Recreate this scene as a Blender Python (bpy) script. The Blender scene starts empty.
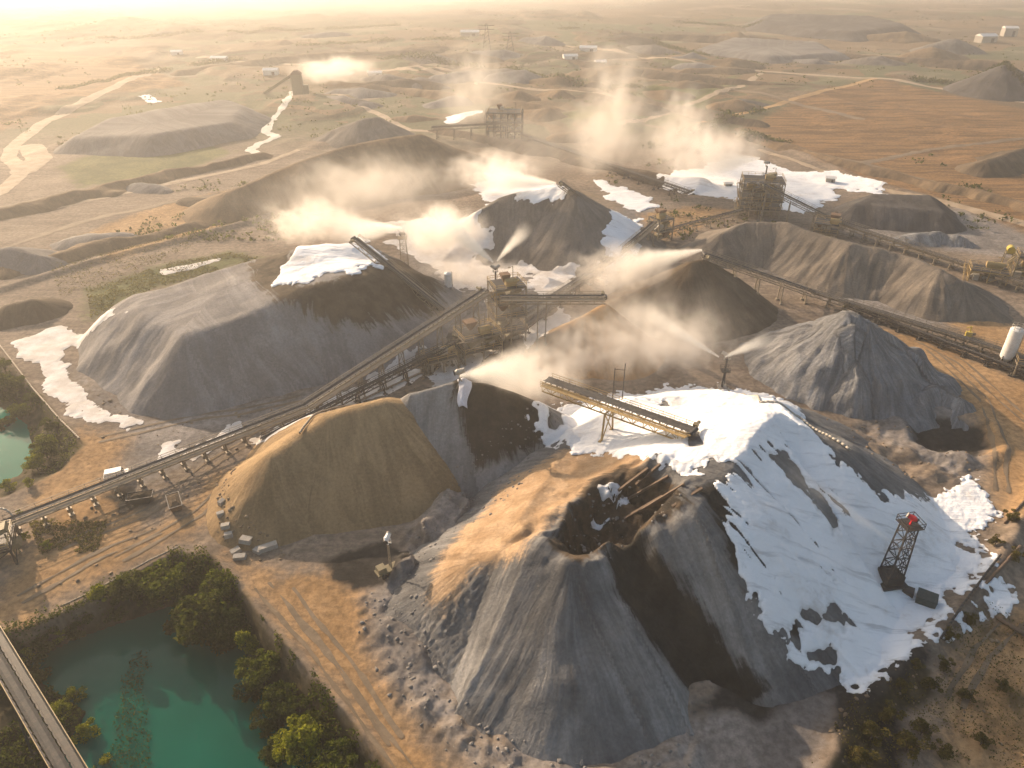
import bpy, math, random
import numpy as np
from mathutils import Vector
random.seed(7)
RNG = np.random.default_rng(11)
sc = bpy.context.scene
COL = sc.collection
R = math.radians

# ------------------------------------------------------------------ camera model (used to survey the site plan)
F, PT, CH = 731.0, R(31.5), 80.0
SUN_AZ, SUN_EL = -44.0, 20.0          # degrees; azimuth measured from +Y towards +X

def P(u, v, z=0.0):
    a = (u - 512) / F; b = (v - 384) / F
    dy = math.cos(PT) - b * math.sin(PT); dz = -math.sin(PT) - b * math.cos(PT)
    t = (z - CH) / dz
    return (a * t, dy * t, z)

def P2(pts, z=0.0):
    return np.array([P(q[0], q[1], z)[:2] for q in pts])

# ------------------------------------------------------------------ numpy noise and distance helpers
_T = np.random.default_rng(5).random((256, 256)).astype(np.float64)

def vn(x, y):
    xi = np.floor(x).astype(int); yi = np.floor(y).astype(int)
    fx = x - xi; fy = y - yi
    fx = fx * fx * (3 - 2 * fx); fy = fy * fy * (3 - 2 * fy)
    a = _T[xi & 255, yi & 255]; b = _T[(xi + 1) & 255, yi & 255]
    c = _T[xi & 255, (yi + 1) & 255]; d = _T[(xi + 1) & 255, (yi + 1) & 255]
    return (a + (b - a) * fx) * (1 - fy) + (c + (d - c) * fx) * fy - 0.5

def fbm(x, y, sc_=1.0, oc=4, seed=0.0):
    x = x / sc_ + seed * 17.3; y = y / sc_ + seed * 9.7
    r = 0; a = 1.0
    for i in range(oc):
        r = r + a * vn(x, y)
        x, y = (0.8 * x - 0.6 * y) * 2.03 + 3.1, (0.6 * x + 0.8 * y) * 2.03 + 7.7
        a *= 0.5
    return r

def sstep(a, b, x):
    t = np.clip((x - a) / (b - a), 0, 1)
    return t * t * (3 - 2 * t)

def poly_near(X, Y, V, closed=True):
    """distance to a polygon outline / polyline, inside flag, index of segment and parameter along it"""
    V = np.asarray(V, float); n = len(V)
    best = np.full(X.shape, 1e18); seg = np.zeros(X.shape, int); tt = np.zeros(X.shape)
    ins = np.zeros(X.shape, bool)
    for i in range(n if closed else n - 1):
        a = V[i]; b = V[(i + 1) % n]
        ex, ey = b[0] - a[0], b[1] - a[1]
        L2 = ex * ex + ey * ey + 1e-12
        t = np.clip(((X - a[0]) * ex + (Y - a[1]) * ey) / L2, 0, 1)
        d = (X - a[0] - t * ex) ** 2 + (Y - a[1] - t * ey) ** 2
        m = d < best
        best = np.where(m, d, best); seg = np.where(m, i, seg); tt = np.where(m, t, tt)
        if closed:
            c = ((a[1] > Y) != (b[1] > Y)) & (X < ex * (Y - a[1]) / (ey if abs(ey) > 1e-12 else 1e-12) + a[0])
            ins ^= c
    return np.sqrt(best), ins, seg, tt

def sdf(X, Y, V):
    d, ins, _, _ = poly_near(X, Y, V)
    return np.where(ins, d, -d)          # positive inside

# ------------------------------------------------------------------ ground
POND_A_BANK = P2([(-60, 655), (30, 628), (90, 602), (172, 556), (212, 560), (262, 622), (330, 700), (392, 775), (470, 900), (200, 1250), (-260, 1250), (-160, 800)])
POND_A = P2([(20, 668), (70, 640), (130, 620), (172, 606), (235, 632), (262, 690), (300, 740), (345, 800), (390, 900), (150, 1200), (-120, 1200), (60, 760), (88, 712)], -5)
POND_B_BANK = P2([(-70, 325), (-5, 350), (30, 385), (66, 425), (84, 445), (62, 470), (5, 496), (-80, 520)])
POND_B = P2([(-70, 396), (0, 408), (26, 424), (33, 450), (20, 474), (-10, 488), (-80, 506)], -3)
PIT = P2([(905, 418), (935, 412), (985, 425), (992, 442), (975, 455), (930, 448)])
SCRUB = P2([(845, 700), (930, 640), (985, 600), (1060, 640), (1100, 800), (1000, 900), (820, 860), (800, 775)])
BERM_A = P2([(205, 548), (262, 615), (330, 692), (392, 765), (450, 850)])
BERM_R = P2([(812, 800), (870, 700), (930, 640), (985, 585), (1010, 545), (1040, 480), (1090, 420)])
BERM_F = P2([(740, 130), (860, 180), (950, 205), (1060, 235)])
BERM_G = P2([(0, 290), (120, 255), (230, 228), (330, 198)])

def bump_line(X, Y, V, w, h):
    d, _, _, _ = poly_near(X, Y, V, False)
    return h * np.exp(-(d / w) ** 2)

def ground(X, Y):
    X = np.asarray(X, float); Y = np.asarray(Y, float)
    near = np.exp(-(np.maximum(Y - 120, 0) / 260))
    h = 0.55 * fbm(X, Y, 26, 4, 1) + 0.07 * near * fbm(X, Y, 3.1, 3, 2)
    far = sstep(500, 1500, Y)
    h = h + 5.0 * sstep(270, 380, Y) * (1 - sstep(900, 1300, Y)) * np.maximum(fbm(X, Y * 0.8, 46, 4, 4) + 0.02, 0) * (1.6 - 0.9 * sstep(60, 200, X))
    h = h + far * 7 * (fbm(X, Y, 420, 3, 3) + 0.2)
    def dig(bank, water, wz, h):
        s = sdf(X, Y, bank); w = sdf(X, Y, water)
        t = np.clip(s / np.maximum(s - w, 0.3), 0, 1)
        floor = np.where(w > 0, wz - 0.2 - 0.35 * np.minimum(w, 5), wz * (t ** 0.75))
        n = 0.9 * fbm(X, Y, 3.2, 4, 6) * np.clip(s / 2, 0, 1) * np.clip(-w / 1.5, 0, 1)
        return np.where(s > 0, h * np.clip(1 - s / 3, 0, 1) + floor + n, h)
    h = dig(POND_A_BANK, POND_A, -5.0, h)
    h = dig(POND_B_BANK, POND_B, -3.0, h)
    s = sdf(X, Y, PIT) + 1.5 * fbm(X, Y, 5, 3, 8)
    h = h - 1.7 * sstep(-1.5, 2.0, s) + 0.5 * np.exp(-((s + 2) / 1.3) ** 2)
    s = sdf(X, Y, SCRUB)
    h = h + sstep(0, 6, s) * (1.8 * fbm(X, Y, 9, 5, 9) - 0.6)
    h = h + bump_line(X, Y, BERM_A, 1.1, 0.8 ) + bump_line(X, Y, BERM_R, 1.6, 1.2)
    h = h + bump_line(X, Y, BERM_F, 2.2, 1.0) + bump_line(X, Y, BERM_G, 2.0, 1.1)
    # churned spoil between the two front piles
    s = sdf(X, Y, RUBBLE_A)
    h = h + sstep(-1.5, 2.5, s) * (0.6 + 3.6 * np.abs(fbm(X, Y, 8, 4, 12)) + 1.1 * np.sign(fbm(X + Y, Y - X, 7, 3, 18)) * 0.8 + 0.8 * fbm(X, Y, 2.0, 3, 13))
    s = sdf(X, Y, RUBBLE_B)
    h = h + sstep(-1.5, 2.0, s) * (0.3 + 2.0 * np.abs(fbm(X, Y, 5, 4, 14)) + 0.2 * fbm(X, Y, 1.6, 3, 15))
    s = sdf(X, Y, RUBBLE_C)
    h = h + sstep(-1.0, 3.0, s) * (0.4 + 2.4 * fbm(X, Y, 9, 4, 16) + 0.8 * fbm(X, Y, 2.2, 3, 17))
    return h

RUBBLE_A = P2([(400, 548), (432, 505), (470, 474), (520, 452), (562, 445), (570, 468), (520, 515), (470, 560), (420, 590), (385, 585)])
RUBBLE_B = P2([(352, 600), (420, 575), (430, 640), (450, 690), (520, 745), (600, 765), (700, 740), (700, 775), (600, 800), (500, 790), (430, 740), (380, 690), (360, 640)])
RUBBLE_C = P2([(820, 425), (880, 420), (990, 450), (975, 485), (900, 490), (860, 470)])

# ------------------------------------------------------------------ stockpiles as height functions
class Pile:
    def __init__(s, ridges=(), plateau=None, slope=0.68, r=0.7, lump=0.9, rill=0.28, seed=0, lump_scale=11, cuts=None, adds=None, coarse=0.0, warp=1.6):
        s.coarse = coarse; s.warp = warp
        s.ridges = [np.array([P(*q) for q in rg]) for rg in ridges]
        s.plateau = None if plateau is None else np.array([P(*q) for q in plateau])
        s.slope, s.r, s.lump, s.rill, s.seed, s.ls, s.cuts, s.adds = slope, r, lump, rill, seed, lump_scale, cuts, adds
        allp = np.concatenate(s.ridges + ([s.plateau] if plateau is not None else []))
        m = allp[:, 2].max() / slope + 6
        s.bb = (allp[:, 0].min() - m, allp[:, 0].max() + m, allp[:, 1].min() - m, allp[:, 1].max() + m)
    def full(s, X, Y):
        X = np.asarray(X, float); Y = np.asarray(Y, float)
        wx = X + s.warp * fbm(X, Y, 14, 3, s.seed + 1); wy = Y + s.warp * fbm(X, Y, 14, 3, s.seed + 2)
        H = np.full(X.shape, -1e3); U = np.zeros(X.shape); D = np.zeros(X.shape)
        for rg in s.ridges:
            acc = 0.0
            for a, b in zip(rg[:-1], rg[1:]):
                ex, ey = b[0] - a[0], b[1] - a[1]; L = math.hypot(ex, ey)
                t0 = ((wx - a[0]) * ex + (wy - a[1]) * ey) / (L * L)
                t = np.clip(t0, 0, 1)
                dx = wx - a[0] - t * ex; dy = wy - a[1] - t * ey
                d = np.hypot(dx, dy)
                h = a[2] + (b[2] - a[2]) * t - s.slope * (np.sqrt(d * d + s.r * s.r) - s.r)
                u = acc + t * L + np.where((t0 < 0) | (t0 > 1), np.arctan2(dx * ey - dy * ex, np.abs(dx * ex + dy * ey) + 1e-6) * 9.0, np.sign(dx * ey - dy * ex) * 14.1)
                m = h > H
                H = np.where(m, h, H); U = np.where(m, u, U); D = np.where(m, d, D)
                acc += L
        if s.plateau is not None:
            V = s.plateau; n = len(V)
            d, ins, seg, t = poly_near(wx, wy, V[:, :2])
            zb = V[seg, 2] + (V[(seg + 1) % n, 2] - V[seg, 2]) * t
            wsum = 0; zsum = 0
            for i in range(n):
                for k in range(4):
                    q = V[i] + (V[(i + 1) % n] - V[i]) * k / 4
                    w = 1 / ((wx - q[0]) ** 2 + (wy - q[1]) ** 2 + 0.5) ** 1.5
                    wsum = wsum + w; zsum = zsum + w * q[2]
            zi = zsum / wsum
            k = np.clip(d / 3, 0, 1)
            h = np.where(ins, zb * (1 - k) + zi * k, zb - s.slope * (np.sqrt(d * d + s.r * s.r) - s.r))
            m = h > H
            per = np.concatenate([[0], np.cumsum(np.hypot(*(np.roll(V, -1, 0) - V)[:, :2].T))])
            u = per[seg] + t * (per[seg + 1] - per[seg]) + 200
            # fan the coordinate round convex corners
            vx = np.where((t <= 0.0) | (t >= 1.0), np.arctan2(wy - V[(seg + (t >= 1)) % n, 1], wx - V[(seg + (t >= 1)) % n, 0]) * 9.0, 0)
            U = np.where(m, u + vx, U); D = np.where(m, np.where(ins, 0, d), D); H = np.where(m, h, H)
        if s.cuts: H = s.cuts(X, Y, H)
        k = np.clip(D / 4, 0.25, 1)
        H = H + s.lump * fbm(X, Y, s.ls, 3, s.seed + 3) * (0.5 + 0.5 * k)
        H = H + s.coarse * fbm(U / 6.5, D / 60, 1, 2, s.seed + 6) * k
        H = H + s.rill * fbm(U / 1.1, D / 14, 1, 3, s.seed + 4) * k + 0.10 * fbm(X, Y, 1.3, 2, s.seed + 5)
        return H, U, D
    def __call__(s, X, Y):
        return s.full(X, Y)[0]

def cut_front(X, Y, H):
    cr = P2([(546, 533), (572, 556), (606, 548), (640, 536), (688, 506), (668, 478), (625, 470), (585, 488)], 10.6)
    q = sdf(X, Y, cr) + 3.2 * fbm(X, Y, 5, 3, 40)
    H = H - 5.0 * sstep(-0.6, 4.0, q) + sstep(0, 2, q) * (2.6 * fbm(X, Y, 4.0, 4, 41) + 0.6 * np.sign(fbm(X * 0.7 + Y * 0.5, Y * 0.2, 2.2, 2, 42)))
    H = H + 2.4 * fbm(X, Y, 4.2, 3, 43) * np.exp(-((q + 0.5) / 2.6) ** 2)
    g = np.array([P(628, 552, 12)[:2], P(640, 590, 8)[:2], P(668, 645, 3.5)[:2], P(706, 705, 0)[:2]])
    d, _, _, _ = poly_near(X, Y, g, False)
    H = H - 3.2 * np.exp(-(d / 3.1) ** 2)
    g = np.array([P(695, 512, 14)[:2], P(742, 600, 5)[:2], P(770, 660, 0)[:2]])
    d, _, _, _ = poly_near(X, Y, g, False)
    H = H + 1.0 * np.exp(-(d / 3.0) ** 2)
    return H

PILES = {}
PILES['A'] = Pile(plateau=[(135, 297, 10), (186, 331, 10.6), (217, 322, 11), (250, 309, 12), (290, 287, 14.5), (335, 277, 15.5), (376, 262, 14.5), (402, 266, 11), (362, 245, 14.5), (300, 247, 15.5), (257, 260, 13), (183, 282, 11)],
                  ridges=[[(400, 266, 11), (428, 286, 5)]], slope=0.86, seed=20, rill=0.12, r=4.5, warp=3.4)
PILES['B2'] = Pile(ridges=[[(408, 391, 12.2), (458, 379, 14), (484, 381, 13.5), (538, 402, 9.5)]], slope=0.9, seed=28, lump=0.35, rill=0.12, r=0.4)
PILES['B'] = Pile(ridges=[[(268, 472, 6), (276, 454, 8), (330, 415, 11), (385, 400, 11.8)]], slope=0.69, seed=25, lump=0.35, rill=0.12, r=1.3)
PILES['C'] = Pile(plateau=[(500, 552, 9), (530, 549, 11.2), (575, 570, 11.2), (612, 553, 12), (640, 545, 10.2), (690, 514, 13.2), (718, 489, 14.6), (745, 447, 16), (772, 415, 16.4), (800, 424, 15), (770, 400, 13.5), (720, 396, 11.5), (640, 402, 8.5), (578, 428, 6.5), (560, 460, 6.8), (525, 512, 8.8)],
                  ridges=[[(522, 530, 10), (475, 562, 7.2)]], slope=0.59, seed=30, lump=1.3, rill=0.13, coarse=0.9, r=0.5, cuts=cut_front)
PILES['D'] = Pile(ridges=[[(478, 212, 10), (505, 197, 13), (560, 187, 16), (576, 190, 16), (622, 216, 8)]], seed=50, slope=0.62)
PILES['E'] = Pile(ridges=[[(556, 330, 5.5), (578, 317, 9), (604, 304, 11.6)]], seed=55, slope=0.85, lump=0.6)
PILES['F'] = Pile(ridges=[[(706, 260, 12), (690, 263, 12), (650, 286, 7)]], seed=60, slope=0.66)
PILES['G'] = Pile(ridges=[[(722, 232, 7), (748, 221, 9), (785, 222, 9.5), (850, 243, 9), (900, 254, 8), (940, 268, 8), (965, 280, 6.5)]], seed=65, slope=0.6, lump=1.6, lump_scale=9)
PILES['H'] = Pile(plateau=[(857, 204, 5), (876, 193, 6), (926, 195, 6), (944, 212, 4.5)], seed=70, slope=0.6)
PILES['I'] = Pile(ridges=[[(806, 332, 8), (824, 322, 11), (845, 313, 13.5), (866, 322, 12.5), (900, 340, 7.5), (925, 362, 4.5)], [(852, 326, 12.5), (852, 362, 7)], [(905, 395, 2.2), (935, 388, 2.6), (960, 400, 1.8)]], seed=75, slope=0.78, lump=2.1, lump_scale=5, rill=0.35)
PILES['J'] = Pile(ridges=[[(335, 129, 5), (360, 120, 9), (376, 117, 9.5), (392, 124, 6)]], seed=80, slope=0.5)
PILES['K'] = Pile(ridges=[[(225, 192, 6), (300, 163, 11), (345, 146, 13), (420, 134, 14), (456, 148, 8)]], seed=85, slope=0.45, lump=2.2, lump_scale=30)
PILES['L'] = Pile(plateau=[(75, 137, 5), (110, 117, 7), (225, 99, 8), (240, 106, 7), (228, 122, 6), (150, 135, 6)], seed=90, slope=0.5, lump=1.4, lump_scale=30)
PILES['M'] = Pile(ridges=[[(988, 74, 9), (1004, 64, 16), (1016, 68, 12)]], seed=95, slope=0.6, rill=0.6)
PILES['N'] = Pile(plateau=[(760, 24, 6), (775, 14, 12), (870, 16, 13), (905, 26, 9), (850, 30, 8)], seed=100, slope=0.4, lump=4, lump_scale=60)
PILES['O'] = Pile(ridges=[[(-30, 252, 4), (12, 246, 5), (40, 256, 3)]], seed=105, slope=0.5)
PILES['Q'] = Pile(ridges=[[(8, 305, 3.5), (32, 299, 4), (44, 302, 2.5)]], seed=110, slope=0.6)
PILES['S'] = Pile(plateau=[(700, 48, 4), (735, 38, 7), (815, 42, 6), (840, 52, 5), (770, 56, 4)], seed=112, slope=0.5, lump=3, lump_scale=40)
PILES['T'] = Pile(ridges=[[(905, 236, 1.8), (940, 232, 2.4), (965, 238, 1.8)]], seed=114, slope=0.5, lump=1.9, lump_scale=4)
PILES['V'] = Pile(ridges=[[(985, 162, 4), (1015, 150, 6), (1050, 148, 5)]], seed=116, slope=0.5, lump=2.0, lump_scale=9)

def Hall(X, Y, skip=()):
    X = np.asarray(X, float); Y = np.asarray(Y, float)
    h = ground(X, Y)
    for k, p in PILES.items():
        if k in skip: continue
        x0, x1, y0, y1 = p.bb
        m = (X > x0) & (X < x1) & (Y > y0) & (Y < y1)
        if m.any():
            h[m] = np.maximum(h[m], p(X[m], Y[m]))
    return h

def hz(x, y):
    return float(Hall(np.array([x]), np.array([y]))[0])

def gz(x, y):
    return float(ground(np.array([x]), np.array([y]))[0])

def S(u, v):
    """where a surveyed sight line meets the terrain"""
    a = (u - 512) / F; b = (v - 384) / F
    d = np.array([a, math.cos(PT) - b * math.sin(PT), -math.sin(PT) - b * math.cos(PT)])
    t = np.linspace(1.0, (CH + 9) / -d[2], 700)
    p = d[None] * t[:, None] + np.array([0, 0, CH])
    hh = Hall(p[:, 0], p[:, 1])
    i = int(np.argmax(p[:, 2] < hh))
    if i == 0: i = len(t) - 1
    g0 = p[i - 1, 2] - hh[i - 1]; g1 = p[i, 2] - hh[i]
    k = g0 / max(g0 - g1, 1e-6)
    q = p[i - 1] + (p[i] - p[i - 1]) * min(max(k, 0), 1)
    return (float(q[0]), float(q[1]), float(q[2]))

def S2(pts):
    return np.array([S(*q)[:2] for q in pts])

# ------------------------------------------------------------------ mesh helpers
def tag(o, label=None, cat=None, group=None, kind=None):
    if label: o['label'] = label
    if cat: o['category'] = cat
    if group: o['group'] = group
    if kind: o['kind'] = kind
    return o

def empty(name, loc, rz=0.0):
    o = bpy.data.objects.new(name, None); COL.objects.link(o)
    o.location = loc; o.rotation_euler = (0, 0, rz); o.empty_display_size = 0.5
    return o

def link_mesh(name, me, mat=None, parent=None, loc=None):
    o = bpy.data.objects.new(name, me); COL.objects.link(o)
    if mat is not None: me.materials.append(mat)
    if parent is not None: o.parent = parent
    if loc is not None: o.location = loc
    return o

def np_mesh(name, V, T, attrs=None, smooth=True):
    me = bpy.data.meshes.new(name)
    V = np.asarray(V, np.float32); T = np.asarray(T, np.int32)
    k = T.shape[1]
    me.vertices.add(len(V)); me.vertices.foreach_set('co', V.ravel())
    me.loops.add(T.size); me.loops.foreach_set('vertex_index', T.ravel())
    me.polygons.add(len(T)); me.polygons.foreach_set('loop_start', np.arange(len(T), dtype=np.int32) * k)
    me.update(calc_edges=True)
    if smooth: me.polygons.foreach_set('use_smooth', np.ones(len(T), bool))
    for n, a in (attrs or {}).items():
        at = me.attributes.new(n, 'FLOAT', 'POINT'); at.data.foreach_set('value', np.asarray(a, np.float32).ravel())
    return me

def grid_tris(nr, nc):
    i = np.arange(nr * nc).reshape(nr, nc)
    a, b, c, d = i[:-1, :-1].ravel(), i[:-1, 1:].ravel(), i[1:, 1:].ravel(), i[1:, :-1].ravel()
    return np.concatenate([np.stack([a, b, c], 1), np.stack([a, c, d], 1)])

def clip(V, T, s, A):
    """keep the part of the triangles where s > 0; vertex data A (n,k) is cut with them"""
    D = np.concatenate([V, A], 1)
    ins = s > 0; n = ins[T].sum(1)
    keep = T[n == 3]
    edges = {}
    def cut(i, j):
        lo = np.minimum(i, j); hi = np.maximum(i, j)
        return lo.astype(np.int64) * len(V) + hi
    t1 = T[n == 1]; f = ins[t1].argmax(1); ar = np.arange(len(t1))
    a, b, c = t1[ar, f], t1[ar, (f + 1) % 3], t1[ar, (f + 2) % 3]
    t2 = T[n == 2]; f = (~ins[t2]).argmax(1); ar = np.arange(len(t2))
    o, p, q = t2[ar, f], t2[ar, (f + 1) % 3], t2[ar, (f + 2) % 3]
    keys = np.concatenate([cut(a, b), cut(a, c), cut(o, p), cut(o, q)])
    uq, inv = np.unique(keys, return_inverse=True)
    lo = uq // len(V); hi = uq % len(V)
    t = (s[lo] / (s[lo] - s[hi] + 1e-12))[:, None]
    newD = D[lo] + (D[hi] - D[lo]) * t
    inv = inv + len(V)
    n1, n2 = len(a), len(o)
    ab, ac = inv[:n1], inv[n1:2 * n1]; op, oq = inv[2 * n1:2 * n1 + n2], inv[2 * n1 + n2:]
    TT = np.concatenate([keep, np.stack([a, ab, ac], 1), np.stack([op, p, q], 1), np.stack([op, q, oq], 1)])
    DD = np.concatenate([D, newD])
    used = np.unique(TT); rm = np.zeros(len(DD), int); rm[used] = np.arange(len(used))
    DD = DD[used]
    return DD[:, :3], rm[TT], DD[:, 3:]

def rect_grid(x0, x1, y0, y1, step):
    xs = np.arange(x0, x1 + step, step); ys = np.arange(y0, y1 + step, step)
    X, Y = np.meshgrid(xs, ys)
    return X, Y

class MB:
    """collects boxes, bars, tubes into one mesh"""
    def __init__(s): s.v = []; s.f = []
    def add(s, vs, fs):
        o = len(s.v); s.v += [tuple(map(float, p)) for p in vs]; s.f += [tuple(i + o for i in f) for f in fs]
    def box(s, c, size, rz=0.0):
        x, y, z = [k / 2 for k in size]; ca, sa = math.cos(rz), math.sin(rz)
        vs = []
        for dz in (-z, z):
            for dx, dy in ((-x, -y), (x, -y), (x, y), (-x, y)):
                vs.append((c[0] + dx * ca - dy * sa, c[1] + dx * sa + dy * ca, c[2] + dz))
        s.add(vs, [(3, 2, 1, 0), (4, 5, 6, 7), (0, 1, 5, 4), (1, 2, 6, 5), (2, 3, 7, 6), (3, 0, 4, 7)])
        return s
    def bar(s, p, q, w, h=None):
        h = h or w
        w *= random.uniform(0.96, 1.04); h *= random.uniform(0.96, 1.04)
        p = np.array(p, float); q = np.array(q, float); d = q - p; L = np.linalg.norm(d)
        if L < 1e-6: return s
        d /= L
        up = np.array([0, 0, 1.0]) if abs(d[2]) < 0.98 else np.array([0, 1.0, 0])
        r = np.cross(up, d); r /= np.linalg.norm(r); u = np.cross(d, r)
        vs = []
        for e in (p, q):
            for a, b in ((-1, -1), (1, -1), (1, 1), (-1, 1)):
                vs.append(e + r * a * w / 2 + u * b * h / 2)
        s.add(vs, [(3, 2, 1, 0), (4, 5, 6, 7), (0, 1, 5, 4), (1, 2, 6, 5), (2, 3, 7, 6), (3, 0, 4, 7)])
        return s
    def tube(s, p, q, r0, r1=None, n=10, cap=True):
        r1 = r0 if r1 is None else r1
        p = np.array(p, float); q = np.array(q, float); d = q - p; d = d / (np.linalg.norm(d) + 1e-9)
        up = np.array([0, 0, 1.0]) if abs(d[2]) < 0.98 else np.array([0, 1.0, 0])
        a = np.cross(up, d); a /= np.linalg.norm(a); b = np.cross(d, a)
        vs = []
        for e, r in ((p, r0), (q, r1)):
            for k in range(n):
                t = 2 * math.pi * k / n
                vs.append(e + a * math.cos(t) * r + b * math.sin(t) * r)
        fs = [(k, (k + 1) % n, n + (k + 1) % n, n + k) for k in range(n)]
        if cap: fs += [tuple(range(n))[::-1], tuple(range(n, 2 * n))]
        s.add(vs, fs); return s
    def path(s, pts, r, n=7):
        for p, q in zip(pts[:-1], pts[1:]): s.tube(p, q, r, r, n)
        return s
    def frustum(s, c, a, b, h):
        """a,b: (x,y) size bottom and top, centre of the bottom c"""
        vs = []
        for (sx, sy), z in ((a, 0), (b, h)):
            for dx, dy in ((-1, -1), (1, -1), (1, 1), (-1, 1)):
                vs.append((c[0] + dx * sx / 2, c[1] + dy * sy / 2, c[2] + z))
        s.add(vs, [(3, 2, 1, 0), (4, 5, 6, 7), (0, 1, 5, 4), (1, 2, 6, 5), (2, 3, 7, 6), (3, 0, 4, 7)])
        return s
    def rail(s, pts, h=1.05, w=0.07):
        for p, q in zip(pts[:-1], pts[1:]):
            p = np.array(p, float); q = np.array(q, float)
            L = np.linalg.norm(q - p); n = max(1, int(L / 2.0))
            for k in (h, h * 0.55): s.bar(p + (0, 0, k), q + (0, 0, k), w)
            for i in range(n + 1):
                e = p + (q - p) * i / n
                s.bar(e, e + np.array([0, 0, h]), w)
        return s
    def build(s, name, mat, parent=None, smooth=False):
        me = bpy.data.meshes.new(name); me.from_pydata(s.v, [], s.f); me.update()
        if smooth:
            for p in me.polygons: p.use_smooth = True
        return link_mesh(name, me, mat, parent)

# ------------------------------------------------------------------ materials
class NT:
    def __init__(s, name):
        s.m = bpy.data.materials.new(name); s.m.use_nodes = True
        s.t = s.m.node_tree; s.t.nodes.clear()
        s.out = s.n('ShaderNodeOutputMaterial')
    def n(s, typ, **kw):
        nd = s.t.nodes.new(typ)
        for k, v in kw.items(): setattr(nd, k, v)
        return nd
    def l(s, a, b): s.t.links.new(a, b)
    def val(s, sock, v):
        if hasattr(v, 'is_output') or isinstance(v, bpy.types.NodeSocket): s.l(v, sock)
        elif isinstance(v, (tuple, list)) and len(v) == 3 and sock.type == 'RGBA': sock.default_value = (*v, 1)
        else: sock.default_value = v
    def math(s, op, a, b=0.0, c=None, clamp=False):
        nd = s.n('ShaderNodeMath', operation=op, use_clamp=clamp)
        s.val(nd.inputs[0], a); s.val(nd.inputs[1], b)
        if c is not None: s.val(nd.inputs[2], c)
        return nd.outputs[0]
    def mix(s, f, a, b, blend='MIX'):
        nd = s.n('ShaderNodeMix', data_type='RGBA', blend_type=blend)
        s.val(nd.inputs[0], f); s.val(nd.inputs[6], a); s.val(nd.inputs[7], b)
        return nd.outputs[2]
    def ramp(s, f, a, b):
        nd = s.n('ShaderNodeMapRange', interpolation_type='SMOOTHSTEP')
        s.val(nd.inputs[0], f); s.val(nd.inputs[1], a); s.val(nd.inputs[2], b)
        return nd.outputs[0]
    def attr(s, name):
        return s.n('ShaderNodeAttribute', attribute_name=name).outputs['Fac']
    def noise(s, co, scale, detail=4, rough=0.6, dist=0.0):
        nd = s.n('ShaderNodeTexNoise'); s.l(co, nd.inputs['Vector'])
        nd.inputs['Scale'].default_value = scale; nd.inputs['Detail'].default_value = detail
        nd.inputs['Roughness'].default_value = rough; nd.inputs['Distortion'].default_value = dist
        return nd.outputs['Fac']
    def pos(s): return s.n('ShaderNodeNewGeometry').outputs['Position']
    def scaled(s, co, v):
        nd = s.n('ShaderNodeMapping'); s.l(co, nd.inputs[0]); nd.inputs['Scale'].default_value = v
        return nd.outputs[0]
    def bump(s, h, strength, dist, prev=None):
        nd = s.n('ShaderNodeBump'); s.l(h, nd.inputs['Height'])
        nd.inputs['Strength'].default_value = strength; nd.inputs['Distance'].default_value = dist
        if prev is not None: s.l(prev, nd.inputs['Normal'])
        return nd.outputs[0]
    def bsdf(s, col, rough=0.9, metal=0.0, normal=None, spec=0.3, **kw):
        b = s.n('ShaderNodeBsdfPrincipled')
        s.val(b.inputs['Base Color'], col); s.val(b.inputs['Roughness'], rough)
        b.inputs['Metallic'].default_value = metal; b.inputs['Specular IOR Level'].default_value = spec
        if normal is not None: s.l(normal, b.inputs['Normal'])
        for k, v in kw.items(): s.val(b.inputs[k], v)
        s.l(b.outputs[0], s.out.inputs['Surface'])
        return b

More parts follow.
